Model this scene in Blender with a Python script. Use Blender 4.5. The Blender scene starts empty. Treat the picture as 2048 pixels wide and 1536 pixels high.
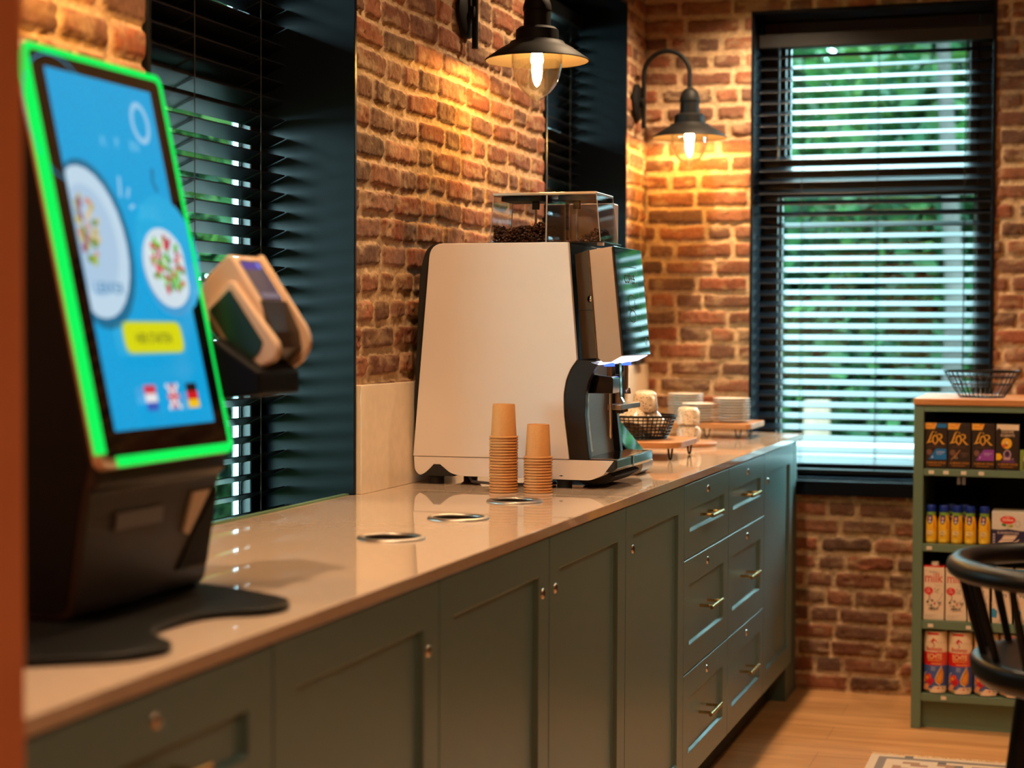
import bpy, bmesh, math, random
import numpy as np
from mathutils import Vector, Matrix, geometry
SC = bpy.context.scene
COL = SC.collection
random.seed(7)
PI = math.pi

# ------------------------------------------------------------------ materials
def lin(c):
    return tuple((v / 255 / 12.92) if v / 255 <= .04045 else ((v / 255 + .055) / 1.055) ** 2.4 for v in c)

def new_mat(name):
    m = bpy.data.materials.new(name); m.use_nodes = True
    nt = m.node_tree; nt.nodes.clear()
    out = nt.nodes.new('ShaderNodeOutputMaterial')
    return m, nt, out

def mat(name, c, rough=.5, metal=0, spec=.5, coat=0, var=.0, vscale=8, bump=0, bscale=200, emit=None, es=0, stretch=None):
    m, nt, out = new_mat(name)
    b = nt.nodes.new('ShaderNodeBsdfPrincipled')
    b.inputs['Roughness'].default_value = rough; b.inputs['Metallic'].default_value = metal
    b.inputs['Specular IOR Level'].default_value = spec; b.inputs['Coat Weight'].default_value = coat
    b.inputs['Coat Roughness'].default_value = .05
    base = lin(c)
    tc = nt.nodes.new('ShaderNodeTexCoord'); mp = nt.nodes.new('ShaderNodeMapping')
    nt.links.new(tc.outputs['Object'], mp.inputs[0])
    if stretch: mp.inputs['Scale'].default_value = stretch
    n = nt.nodes.new('ShaderNodeTexNoise'); n.inputs['Scale'].default_value = vscale; n.inputs['Detail'].default_value = 4
    nt.links.new(mp.outputs[0], n.inputs['Vector'])
    r = nt.nodes.new('ShaderNodeValToRGB')
    r.color_ramp.elements[0].position = .3; r.color_ramp.elements[1].position = .7
    r.color_ramp.elements[0].color = tuple(v * (1 - var) for v in base) + (1,)
    r.color_ramp.elements[1].color = tuple(min(1, v * (1 + var)) for v in base) + (1,)
    nt.links.new(n.outputs['Fac'], r.inputs[0]); nt.links.new(r.outputs[0], b.inputs['Base Color'])
    if bump:
        n2 = nt.nodes.new('ShaderNodeTexNoise'); n2.inputs['Scale'].default_value = bscale; n2.inputs['Detail'].default_value = 3
        nt.links.new(mp.outputs[0], n2.inputs['Vector'])
        bp = nt.nodes.new('ShaderNodeBump'); bp.inputs['Strength'].default_value = bump; bp.inputs['Distance'].default_value = .003
        nt.links.new(n2.outputs['Fac'], bp.inputs['Height']); nt.links.new(bp.outputs[0], b.inputs['Normal'])
    if emit:
        b.inputs['Emission Color'].default_value = lin(emit) + (1,); b.inputs['Emission Strength'].default_value = es
    nt.links.new(b.outputs[0], out.inputs[0])
    return m

def attr_mat(name, rough=.6, bump=0, bscale=120, emit=0, spec=.5, coat=0, trans=0):
    m, nt, out = new_mat(name)
    a = nt.nodes.new('ShaderNodeAttribute'); a.attribute_name = 'col'
    b = nt.nodes.new('ShaderNodeBsdfPrincipled'); b.inputs['Roughness'].default_value = rough
    b.inputs['Specular IOR Level'].default_value = spec; b.inputs['Coat Weight'].default_value = coat
    nt.links.new(a.outputs['Color'], b.inputs['Base Color'])
    if bump:
        tc = nt.nodes.new('ShaderNodeTexCoord')
        n2 = nt.nodes.new('ShaderNodeTexNoise'); n2.inputs['Scale'].default_value = bscale; n2.inputs['Detail'].default_value = 6
        n2.inputs['Roughness'].default_value = .65
        nt.links.new(tc.outputs['Object'], n2.inputs['Vector'])
        bp = nt.nodes.new('ShaderNodeBump'); bp.inputs['Strength'].default_value = bump; bp.inputs['Distance'].default_value = .004
        nt.links.new(n2.outputs['Fac'], bp.inputs['Height']); nt.links.new(bp.outputs[0], b.inputs['Normal'])
        mx = nt.nodes.new('ShaderNodeMix'); mx.data_type = 'RGBA'; mx.blend_type = 'MULTIPLY'; mx.inputs[0].default_value = .55
        rr = nt.nodes.new('ShaderNodeValToRGB'); rr.color_ramp.elements[0].position = .3; rr.color_ramp.elements[1].position = .65
        rr.color_ramp.elements[0].color = (.45, .42, .4, 1); rr.color_ramp.elements[1].color = (1.1, 1.08, 1.05, 1)
        nt.links.new(n2.outputs['Fac'], rr.inputs[0])
        nt.links.new(a.outputs['Color'], mx.inputs[6]); nt.links.new(rr.outputs[0], mx.inputs[7])
        nt.links.new(mx.outputs[2], b.inputs['Base Color'])
    if emit:
        nt.links.new(a.outputs['Color'], b.inputs['Emission Color']); b.inputs['Emission Strength'].default_value = emit
        b.inputs['Base Color'].default_value = (.01, .01, .01, 1)
        for l in list(nt.links):
            if l.to_socket == b.inputs['Base Color']: nt.links.remove(l)
    if trans:
        t = nt.nodes.new('ShaderNodeBsdfTranslucent'); nt.links.new(a.outputs['Color'], t.inputs['Color'])
        ms = nt.nodes.new('ShaderNodeMixShader'); ms.inputs[0].default_value = trans
        nt.links.new(b.outputs[0], ms.inputs[1]); nt.links.new(t.outputs[0], ms.inputs[2]); nt.links.new(ms.outputs[0], out.inputs[0])
    else:
        nt.links.new(b.outputs[0], out.inputs[0])
    return m

def glass_mat(name, tint=(255, 255, 255), f0=.06, power=4, rough=0.0, haze=0):
    m, nt, out = new_mat(name)
    t = nt.nodes.new('ShaderNodeBsdfTransparent'); t.inputs[0].default_value = lin(tint) + (1,)
    g = nt.nodes.new('ShaderNodeBsdfGlossy'); g.inputs['Roughness'].default_value = rough
    f = nt.nodes.new('ShaderNodeFresnel')
    ge = nt.nodes.new('ShaderNodeNewGeometry'); io = nt.nodes.new('ShaderNodeMath'); io.operation = 'MULTIPLY_ADD'
    io.inputs[1].default_value = 1 / 1.5 - 1.5; io.inputs[2].default_value = 1.5      # both faces of the thin sheet reflect alike
    nt.links.new(ge.outputs['Backfacing'], io.inputs[0]); nt.links.new(io.outputs[0], f.inputs[0])
    mu = nt.nodes.new('ShaderNodeMath'); mu.operation = 'MULTIPLY'; mu.inputs[1].default_value = f0 / .04
    mu.use_clamp = True
    ms = nt.nodes.new('ShaderNodeMixShader')
    nt.links.new(f.outputs[0], mu.inputs[0]); nt.links.new(mu.outputs[0], ms.inputs[0])
    nt.links.new(t.outputs[0], ms.inputs[1]); nt.links.new(g.outputs[0], ms.inputs[2])
    nt.links.new(ms.outputs[0], out.inputs[0])
    return m

def emit_mat(name, c, s):
    m, nt, out = new_mat(name)
    e = nt.nodes.new('ShaderNodeEmission'); e.inputs[0].default_value = lin(c) + (1,); e.inputs[1].default_value = s
    nt.links.new(e.outputs[0], out.inputs[0]); return m

def wood_mat(name, c1, c2, scale=(1, 12, 12), rough=.45, plank=0):
    m, nt, out = new_mat(name)
    b = nt.nodes.new('ShaderNodeBsdfPrincipled'); b.inputs['Roughness'].default_value = rough
    tc = nt.nodes.new('ShaderNodeTexCoord'); mp = nt.nodes.new('ShaderNodeMapping'); mp.inputs['Scale'].default_value = scale
    n = nt.nodes.new('ShaderNodeTexNoise'); n.inputs['Scale'].default_value = 2.2; n.inputs['Detail'].default_value = 8; n.inputs['Distortion'].default_value = .6
    r = nt.nodes.new('ShaderNodeValToRGB')
    r.color_ramp.elements[0].position = .32; r.color_ramp.elements[1].position = .68
    r.color_ramp.elements[0].color = lin(c1) + (1,); r.color_ramp.elements[1].color = lin(c2) + (1,)
    nt.links.new(tc.outputs['Object'], mp.inputs[0]); nt.links.new(mp.outputs[0], n.inputs['Vector']); nt.links.new(n.outputs['Fac'], r.inputs[0])
    src = r.outputs[0]
    if plank:
        br = nt.nodes.new('ShaderNodeTexBrick'); br.inputs['Scale'].default_value = 1
        br.inputs['Brick Width'].default_value = 1.6; br.inputs['Row Height'].default_value = plank; br.inputs['Mortar Size'].default_value = .0015
        br.inputs['Color1'].default_value = (.86, .86, .86, 1); br.inputs['Color2'].default_value = (1, 1, 1, 1); br.inputs['Mortar'].default_value = (.55, .5, .45, 1)
        nt.links.new(tc.outputs['Object'], br.inputs['Vector'])
        mx = nt.nodes.new('ShaderNodeMix'); mx.data_type = 'RGBA'; mx.blend_type = 'MULTIPLY'; mx.inputs[0].default_value = 1
        nt.links.new(src, mx.inputs[6]); nt.links.new(br.outputs['Color'], mx.inputs[7]); src = mx.outputs[2]
    nt.links.new(src, b.inputs['Base Color'])
    bp = nt.nodes.new('ShaderNodeBump'); bp.inputs['Strength'].default_value = .08
    nt.links.new(n.outputs['Fac'], bp.inputs['Height']); nt.links.new(bp.outputs[0], b.inputs['Normal'])
    nt.links.new(b.outputs[0], out.inputs[0]); return m

M = dict(
    brick=attr_mat('brick', .85, bump=.55, bscale=90, spec=.25),
    plaster=mat('plaster', (176, 150, 122), .9, var=.05, bump=.2),
    ceiling=mat('ceiling_paint', (205, 190, 170), .9, var=.03),
    partition=mat('orange_paint', (206, 120, 74), .8, var=.04, bump=.1),
    floor=wood_mat('oak_floor', (170, 120, 76), (200, 148, 98), (1, 9, 1), .30, plank=.19),
    worktop=mat('quartz', (192, 170, 150), .035, var=.035, vscale=60, spec=.6),
    splash=mat('quartz_upstand', (238, 218, 190), .22, var=.04, vscale=40, spec=.5),
    green=mat('sage_green', (82, 112, 112), .34, spec=.8, var=.02, vscale=30),
    greenstrip=mat('green_lath', (96, 128, 96), .5), green_in=mat('sage_green_carcass', (74, 90, 84), .5, var=.02),
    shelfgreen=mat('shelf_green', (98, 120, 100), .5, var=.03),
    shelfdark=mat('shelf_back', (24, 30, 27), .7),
    black=mat('black_satin', (9, 9, 9), .38, spec=.3, var=.05),
    blackm=mat('black_matte', (18, 17, 17), .65, var=.08),
    toe=mat('toe_kick', (14, 13, 13), .6),
    navy=mat('navy_lacquer', (12, 16, 23), .27, var=.05, spec=.10),
    slat=mat('blind_slat', (20, 23, 29), .30, var=.04, spec=.14),
    frame=mat('window_frame', (17, 18, 21), .4, var=.05),
    alu=mat('aluminium_spacer', (165, 172, 178), .4, metal=.8),
    cord=mat('ladder_cord', (14, 14, 16), .8),
    steel=mat('brushed_steel', (176, 166, 156), .40, metal=1, var=.06, vscale=40, stretch=(1, 1, 20)),
    chrome=mat('chrome', (215, 212, 208), .08, metal=1),
    brass=mat('brass', (205, 170, 105), .22, metal=1),
    nickel=mat('nickel', (200, 190, 180), .18, metal=1),
    cream=mat('cream_panel', (226, 216, 212), .5, var=.01, spec=.35),
    creamg=mat('champagne_metal', (214, 190, 168), .22, metal=.55, var=.01),
    taupe=mat('taupe_gloss', (140, 112, 90), .14, metal=.6),
    glossblk=mat('piano_black', (12, 12, 13), .1, spec=.6, coat=.6),
    fascia=mat('fascia_black', (22, 23, 25), .28, spec=.6),
    screenglass=mat('screen_glass', (7, 8, 8), .03, spec=.9, coat=1),
    hopper=glass_mat('hopper_plastic', (250, 249, 249), .042, rough=.02),
    glass=glass_mat('clear_glass', (250, 252, 252), .085),
    pane=glass_mat('window_pane', (232, 246, 240), .045),
    bean=mat('roasted_bean', (72, 40, 24), .3, var=.35, vscale=60),
    kraft=mat('kraft_paper', (200, 138, 78), .7, var=.06, vscale=220, bump=.08, bscale=900),
    white=mat('white_ceramic', (226, 214, 200), .18, var=.02),
    dark=mat('chute_inside', (40, 34, 30), .5, metal=.5),
    bronze=mat('black_bronze', (14, 12, 10), .58, spec=.16, metal=.1, var=.06),
    shadein=mat('shade_inside', (66, 56, 48), .5),
    bulb=emit_mat('bulb_glow', (255, 188, 96), 1300),
    led=emit_mat('green_led', (18, 226, 84), 1.25),
    chinglow=emit_mat('chin_glow_white', (238, 240, 255), 1.5),  # white glow standing in for light reflected under the machine's screen
    ledb=emit_mat('blue_led', (60, 90, 255), 3.0),
    print=attr_mat('print', .45), printm=attr_mat('print_matte', .6, spec=.3), prints=attr_mat('screen_print', .2, emit=.92, spec=.5),
    kiosk=mat('kiosk_black', (36, 26, 20), .42, spec=.35, var=.05),
    kioskside=mat('kiosk_side', (5, 4, 4), .6, spec=.15),
    kioskbase=mat('kiosk_base', (8, 7, 6), .42, spec=.22),
    grey=mat('grey_plastic', (88, 84, 86), .45),
    termc=mat('terminal_cream', (206, 176, 148), .4),
    termd=mat('terminal_dark', (34, 24, 20), .35),
    termg=mat('terminal_window', (20, 44, 24), .35),
    board=wood_mat('board_wood', (148, 96, 54), (186, 128, 78), (1, 8, 8), .4),
    shelfwood=wood_mat('shelf_wood', (186, 122, 72), (206, 146, 94), (1, 10, 10), .4),
    stool=mat('stool_black', (11, 11, 13), .34, var=.1, vscale=20, spec=.3),
    rug=attr_mat('rug', .95, bump=.5, bscale=400),
    leaf=attr_mat('leaf', .6, trans=.35, spec=.15), bark=mat('bark', (50, 48, 46), .9, spec=0, var=.25, vscale=5, bump=.5, bscale=20),
    edge=mat('clear_edge', (176, 166, 164), .15, spec=.6), lawn=mat('lawn', (52, 78, 44), .9, spec=0, var=.2, vscale=3, bump=.3), paving=mat('paving', (110, 104, 104), .8, spec=0, var=.08, vscale=2),
    extwall=mat('white_render', (225, 225, 222), .8),
    postwood=wood_mat('post_wood', (80, 62, 48), (96, 76, 60), (8, 8, 1), .6),
    extwhite=mat('white_coping', (120, 120, 120), .8, spec=0),
    plastic_red=mat('red_plastic', (196, 34, 30), .4), plastic_blue=mat('blue_cap', (16, 46, 140), .35),
    capw=mat('white_cap', (232, 222, 205), .4),
    warmspot=emit_mat('downlight_lens', (255, 190, 120), 8),
)

# ------------------------------------------------------------------ mesh builder
class MB:
    def __init__(s): s.v = []; s.f = []; s.c = None
    def add(s, V, F):
        o = len(s.v); s.v += [tuple(p) for p in V]; s.f += [tuple(i + o for i in f) for f in F]; return s
    def box(s, x0, x1, y0, y1, z0, z1):
        V = [(x0, y0, z0), (x1, y0, z0), (x1, y1, z0), (x0, y1, z0), (x0, y0, z1), (x1, y0, z1), (x1, y1, z1), (x0, y1, z1)]
        return s.add(V, [(0, 3, 2, 1), (4, 5, 6, 7), (0, 1, 5, 4), (1, 2, 6, 5), (2, 3, 7, 6), (3, 0, 4, 7)])
    def prism(s, P, a, b, axis='y'):
        """profile P extruded from a to b along axis; P in (x,z) for y, (x,y) for z, (y,z) for x"""
        n = len(P)
        def m(p, t):
            return (p[0], t, p[1]) if axis == 'y' else (p[0], p[1], t) if axis == 'z' else (t, p[0], p[1])
        V = [m(p, a) for p in P] + [m(p, b) for p in P]
        F = [tuple(range(n)), tuple(range(2 * n - 1, n - 1, -1))] + [(i, i + n, (i + 1) % n + n, (i + 1) % n) for i in range(n)]
        return s.add(V, F)
    def tube(s, P, r, n=10, caps=True, closed=False):
        P = [Vector(p) for p in P]; R = r if isinstance(r, (list, tuple)) else [r] * len(P)
        V = []; F = []; N = len(P); up = None
        for i, p in enumerate(P):
            if closed: d = P[(i + 1) % N] - P[i - 1]
            else: d = P[min(i + 1, N - 1)] - P[max(i - 1, 0)]
            d.normalize()
            if up is None:
                up = Vector((0, 0, 1)) if abs(d.z) < .9 else Vector((1, 0, 0))
            a = d.cross(up); 
            if a.length < 1e-6: a = d.cross(Vector((0, 1, 0)))
            a.normalize(); b = a.cross(d).normalized(); up = b
            for k in range(n):
                t = 2 * PI * k / n; V.append(p + (a * math.cos(t) + b * math.sin(t)) * R[i])
        for i in range(N - (0 if closed else 1)):
            j = (i + 1) % N
            for k in range(n): F.append((i * n + k, i * n + (k + 1) % n, j * n + (k + 1) % n, j * n + k))
        if caps and not closed: F += [tuple(range(n - 1, -1, -1)), tuple(range((N - 1) * n, N * n))]
        return s.add(V, F)
    def lathe(s, P, c=(0, 0, 0), n=32, axis='z', cap0=False, cap1=False):
        V = []; F = []; N = len(P)
        for r, h in P:
            for k in range(n):
                t = 2 * PI * k / n; a, b = r * math.cos(t), r * math.sin(t)
                V.append((c[0] + a, c[1] + b, c[2] + h) if axis == 'z' else (c[0] + h, c[1] + a, c[2] + b) if axis == 'x' else (c[0] + b, c[1] + h, c[2] + a))
        for i in range(N - 1):
            for k in range(n): F.append((i * n + k, i * n + (k + 1) % n, (i + 1) * n + (k + 1) % n, (i + 1) * n + k))
        if cap0: F.append(tuple(range(n - 1, -1, -1)))
        if cap1: F.append(tuple(range((N - 1) * n, N * n)))
        return s.add(V, F)
    def xf(s, Mx):
        s.v = [tuple(Mx @ Vector(p)) for p in s.v]; return s
    def build(s, name, m, parent=None, bevel=0, smooth=None, seg=2, weld=False):
        off = Vector((0, 0, 0)); q = parent
        while q is not None: off += q.location; q = q.parent
        me = bpy.data.meshes.new(name)
        me.from_pydata([tuple(Vector(p) - off) for p in s.v], [], s.f); me.update()
        if s.c is not None:
            at = me.attributes.new('col', 'FLOAT_COLOR', 'FACE'); at.data.foreach_set('color', np.array(s.c, 'f').ravel())
        bm = bmesh.new(); bm.from_mesh(me)
        if weld: bmesh.ops.remove_doubles(bm, verts=bm.verts, dist=1e-5)
        if s.c is None: bmesh.ops.recalc_face_normals(bm, faces=bm.faces)
        bm.to_mesh(me); bm.free()
        ms = m if isinstance(m, list) else [m]
        for x in ms: me.materials.append(x)
        o = bpy.data.objects.new(name, me); COL.objects.link(o)
        if parent: o.parent = parent
        if smooth is not None:
            for p in me.polygons: p.use_smooth = True
            me.set_sharp_from_angle(angle=math.radians(smooth))
        if bevel:
            bv = o.modifiers.new('bevel', 'BEVEL'); bv.width = bevel; bv.segments = seg; bv.limit_method = 'ANGLE'; bv.angle_limit = math.radians(35)
        return o

def thing(name, label, cat, loc=(0, 0, 0), group=None, kind=None):
    o = bpy.data.objects.new(name, None); COL.objects.link(o); o.location = loc; o.empty_display_size = .05
    if label: o['label'] = label; o['category'] = cat
    if group: o['group'] = group
    if kind: o['kind'] = kind
    return o
def tag(o, label, cat, group=None, kind=None):
    o['label'] = label; o['category'] = cat
    if group: o['group'] = group
    if kind: o['kind'] = kind
    return o
def recentre(o, p):
    p = Vector(p); o.data.transform(Matrix.Translation(-p)); o.location = p; return o
def struct(o, label=None, cat=None):
    o['kind'] = 'structure'
    if label: o['label'] = label; o['category'] = cat
    return o
def dup(root, loc, label, rz=None, group=None):
    c = root.copy(); COL.objects.link(c); c.location = loc; c['label'] = label
    if rz is not None: c.rotation_euler = (root.rotation_euler.x, root.rotation_euler.y, rz)
    if group: c['group'] = group
    for ch in root.children:
        d = ch.copy(); COL.objects.link(d); d.parent = c
        for g in ch.children:
            e = g.copy(); COL.objects.link(e); e.parent = d
    return c

def rounded(P, radii, n=6):
    """round polygon corners; radii per vertex"""
    out = []; N = len(P)
    for i in range(N):
        r = radii[i] if isinstance(radii, (list, tuple)) else radii
        p = Vector(P[i]); a = (Vector(P[i - 1]) - p); b = (Vector(P[(i + 1) % N]) - p)
        if r <= 0: out.append(tuple(p)); continue
        r1 = min(r, a.length * .49, b.length * .49); a.normalize(); b.normalize()
        for k in range(n + 1):
            t = k / n
            q = p + a * r1 * (1 - t) ** 2 + b * r1 * t ** 2
            out.append(tuple(q))
    return out

# ------------------------------------------------------------------ flat print (labels, screens, lettering)
_font_cache = {}
def text_geo(s, bold=.009):
    if s in _font_cache: return _font_cache[s]
    cu = bpy.data.curves.new('lettering', 'FONT'); cu.body = s; cu.size = 1; cu.resolution_u = 3; cu.offset = bold
    ob = bpy.data.objects.new('lettering', cu); COL.objects.link(ob)
    me = bpy.data.meshes.new_from_object(ob)
    V = [(v.co.x, v.co.y) for v in me.vertices]; F = [tuple(p.vertices) for p in me.polygons]
    bpy.data.objects.remove(ob); bpy.data.curves.remove(cu); bpy.data.meshes.remove(me)
    _font_cache[s] = (V, F); return V, F

class Print:
    """2-D coloured shapes (u right, v up), stacked as very thin ink layers, mapped on a face"""
    def __init__(s): s.L = []
    def tri(s, V, F, c): s.L.append((list(V), list(F), lin(c) + (1,))); return s
    def poly(s, P, c):
        T = geometry.tessellate_polygon([[Vector((p[0], p[1], 0)) for p in P]])
        return s.tri(P, T, c)
    def rect(s, x0, y0, x1, y1, c, r=0):
        P = [(x0, y0), (x1, y0), (x1, y1), (x0, y1)]
        if r: P = rounded([(p[0], p[1]) for p in P], r, 4)
        return s.poly([(p[0], p[1]) for p in P], c)
    def ell(s, x, y, a, b, c, n=20, rot=0):
        cr, sr = math.cos(rot), math.sin(rot)
        P = [(x + a * math.cos(t) * cr - b * math.sin(t) * sr, y + a * math.cos(t) * sr + b * math.sin(t) * cr) for t in [2 * PI * k / n for k in range(n)]]
        return s.tri(P, [tuple(range(n))], c)
    def ring(s, x, y, a, b, w, c, n=24, t0=0, t1=2 * PI):
        V = []; F = []
        for k in range(n + 1):
            t = t0 + (t1 - t0) * k / n
            V += [(x + a * math.cos(t), y + b * math.sin(t)), (x + (a - w) * math.cos(t), y + (b - w) * math.sin(t))]
        F = [(2 * k, 2 * k + 1, 2 * k + 3, 2 * k + 2) for k in range(n)]
        return s.tri(V, F, c)
    def stroke(s, P, w, c):
        V = []; F = []; N = len(P)
        for i in range(N):
            d = Vector(P[min(i + 1, N - 1)]) - Vector(P[max(i - 1, 0)]); d.normalize(); n = Vector((-d.y, d.x))
            ww = (w[i] if isinstance(w, (list, tuple)) else w) / 2
            p = Vector(P[i]); V += [tuple(p + n * ww), tuple(p - n * ww)]
        F = [(2 * k, 2 * k + 1, 2 * k + 3, 2 * k + 2) for k in range(N - 1)]
        return s.tri(V, F, c)
    def text(s, t, x, y, w, c, h=None, align='c', slant=0):
        """text t fitted to width w, baseline y, centred at x (or left)"""
        V, F = text_geo(t); xs = [p[0] for p in V]; ys = [p[1] for p in V]
        x0, x1 = min(xs), max(xs); k = w / (x1 - x0); kh = k if h is None else h / (max(ys) - min(min(ys), 0))
        ox = x - w / 2 if align == 'c' else x
        return s.tri([(ox + (p[0] - x0) * k + slant * p[1] * kh, y + p[1] * kh) for p in V], F, c)
    def lines(s, x0, x1, y, n, dy, th, c):
        for k in range(n): s.rect(x0, y - k * dy - th, x0 + (x1 - x0) * (1 if k < n - 1 else .7), y - k * dy, c)
        return s
    def build(s, name, m, parent, fmap, step=.0001, maxlen=None):
        """fmap(u,v,h)->xyz"""
        V = []; F = []; C = []
        for i, (v, f, c) in enumerate(s.L):
            h = step * (i + 1)
            if maxlen:
                bm = bmesh.new(); bv = [bm.verts.new((p[0], p[1], 0)) for p in v]
                for q in f:
                    try: bm.faces.new([bv[k] for k in q])
                    except ValueError: pass
                bmesh.ops.triangulate(bm, faces=bm.faces)
                for _ in range(5):
                    E = [e for e in bm.edges if e.calc_length() > maxlen]
                    if not E: break
                    bmesh.ops.subdivide_edges(bm, edges=E, cuts=1, use_grid_fill=False); bmesh.ops.triangulate(bm, faces=bm.faces)
                bm.verts.index_update()
                v = [(q.co.x, q.co.y) for q in bm.verts]; f = [tuple(q.index for q in g.verts) for g in bm.faces]; bm.free()
            o = len(V); V += [fmap(p[0], p[1], h) for p in v]
            for q in f: F.append(tuple(k + o for k in q)); C.append(c)
        b = MB(); b.v = V; b.f = F; b.c = C
        return b.build(name, m, parent)

def plane_map(o, u, v):
    o = Vector(o); u = Vector(u).normalized(); v = Vector(v).normalized(); n = u.cross(v)
    return lambda a, b, h: tuple(o + u * a + v * b + n * h)
def cyl_map(cx, cy, r, face, z0):
    """u is arc length from the direction `face` (radians), counter-clockwise seen from above"""
    if callable(r): return lambda a, b, h: (cx + (r(b) + h) * math.cos(face + a / r(b)), cy + (r(b) + h) * math.sin(face + a / r(b)), z0 + b)
    return lambda a, b, h: (cx + (r + h) * math.cos(face + a / r), cy + (r + h) * math.sin(face + a / r), z0 + b)

# ------------------------------------------------------------------ numpy noise + brickwork
def vnoise(x, y, seed=0):
    rs = np.random.RandomState(seed); T = rs.rand(256, 256)
    xi = np.floor(x).astype(int); yi = np.floor(y).astype(int); fx = x - xi; fy = y - yi
    fx = fx * fx * (3 - 2 * fx); fy = fy * fy * (3 - 2 * fy)
    g = lambda a, b: T[a % 256, b % 256]
    return (g(xi, yi) * (1 - fx) + g(xi + 1, yi) * fx) * (1 - fy) + (g(xi, yi + 1) * (1 - fx) + g(xi + 1, yi + 1) * fx) * fy
def fbm(x, y, seed=0, o=3):
    return sum(vnoise(x * 2 ** k, y * 2 ** k, seed + k) / 2 ** k for k in range(o)) / sum(1 / 2 ** k for k in range(o))
CH = .0637
_rows = {}
def row_edges(k, seed):
    if (k, seed) not in _rows:
        r = random.Random(k * 131 + seed * 977); e = [-1.2 - r.random() * .2]
        while e[-1] < 9: e.append(e[-1] + r.choice([.2, .2, .19, .1, .105, .15, .1, .21, .12]) * (.94 + .12 * r.random()))
        _rows[k, seed] = np.array(e)
    return _rows[k, seed]
PAL = np.array([lin(c) for c in [(138, 88, 64), (130, 84, 62), (120, 79, 60), (146, 92, 66), (110, 77, 60), (130, 90, 70), (136, 80, 56), (104, 75, 60), (148, 98, 72), (120, 86, 68)]])
MORT = np.array(lin((192, 160, 124)))
def brick_patch(b, to3d, s0, s1, z0, z1, step, seed):
    ns = max(2, int(round((s1 - s0) / step)) + 1); nz = max(2, int(round((z1 - z0) / step)) + 1)
    S, Z = np.meshgrid(np.linspace(s0, s1, ns), np.linspace(z0, z1, nz)); s = S.ravel(); z = Z.ravel()
    zw = z + .011 * (fbm(s * 3, z * 3, seed + 1) - .5) * 2
    k = np.floor(zw / CH).astype(int); dv = np.minimum(zw - k * CH, (k + 1) * CH - zw)
    du = np.zeros_like(s); bid = np.zeros(len(s), int)
    for kk in np.unique(k):
        q = k == kk; e = row_edges(int(kk), seed); sj = s[q] + .006 * (fbm(z[q] * 30, s[q] * 5, seed + 9) - .5)
        i = np.clip(np.searchsorted(e, sj) - 1, 0, len(e) - 2)
        du[q] = np.minimum(sj - e[i], e[i + 1] - sj); bid[q] = i + kk * 1000
    n1 = fbm(s * 55, z * 55, seed + 3); n2 = fbm(s * 5, z * 5, seed + 4); n3 = fbm(s * 160, z * 160, seed + 5)
    mw = .0054 + .0070 * np.clip(n2 - .36, 0, 1) * 1.6
    R = .011; a = np.maximum(0, R - (du - mw)); c = np.maximum(0, R - (dv - mw))
    d = R - np.hypot(a, c) + (n1 - .5) * .0068 + (n3 - .5) * .003
    t = np.clip(d / .0065, 0, 1); t = t * t * (3 - 2 * t)
    rb = ((bid * 7919) % 997) / 997.
    h = t * (.0090 + .004 * rb) + (1 - t) * (.0045 * n1 + .003 * n3) + t * (n1 - .5) * .0045 + t * (n3 - .5) * .0018
    pit = np.clip((fbm(s * 90, z * 90, seed + 8) - .66) * 9, 0, 1); h -= pit * .003 * t
    col = PAL[(bid * 31 + bid // 7) % len(PAL)] * (.82 + .36 * ((bid * 57) % 101) / 101.)[:, None]
    col = col * (.62 + .72 * fbm(s * 24, z * 24, seed + 6))[:, None]
    lighten = np.clip((fbm(s * 18, z * 40, seed + 7) - .56) * 3.4, 0, .55)[:, None]
    col = col * (1 - lighten) + MORT * .8 * lighten
    mc = MORT * (.7 + .6 * n1)[:, None]
    tt = np.clip(d / .003, 0, 1)[:, None]
    C = mc * (1 - tt) + col * tt
    V = [to3d(x, y, g) for x, y, g in zip(s, z, h)]
    o = len(b.v); b.v += V; b.C = getattr(b, 'C', []); b.C += [tuple(x) + (1.,) for x in C]
    idx = (np.arange(nz - 1)[:, None] * ns + np.arange(ns - 1)[None, :]).ravel() + o
    b.f += [(int(i), int(i + 1), int(i + ns + 1), int(i + ns)) for i in idx]
def plain(b, fn, col):
    o = len(b.v); fn(b); b.C = getattr(b, 'C', []); b.C += [lin(col) + (1.,)] * (len(b.v) - o)
def build_wall(b, name, m, flip):
    me = bpy.data.meshes.new(name); me.from_pydata(b.v, [], [f[::-1] if flip else f for f in b.f]); me.update()
    at = me.attributes.new('col', 'FLOAT_COLOR', 'POINT'); at.data.foreach_set('color', np.array(b.C, 'f').ravel())
    me.materials.append(m)
    for p in me.polygons: p.use_smooth = True
    me.set_sharp_from_angle(angle=math.radians(60))
    o = bpy.data.objects.new(name, me); COL.objects.link(o); return o

# ================================================================== THE ROOM
YB = 6.47; CEIL = 2.78; XR = 4.6; YF = -2.2
WT = .30                                   # wall thickness
ZC = .947                                  # worktop height
A0, A1 = 2.747, 3.681; B0, B1 = 5.155, 6.152; WTOP = 2.495
C0, C1, CZ0 = .398, 1.27, .722

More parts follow.
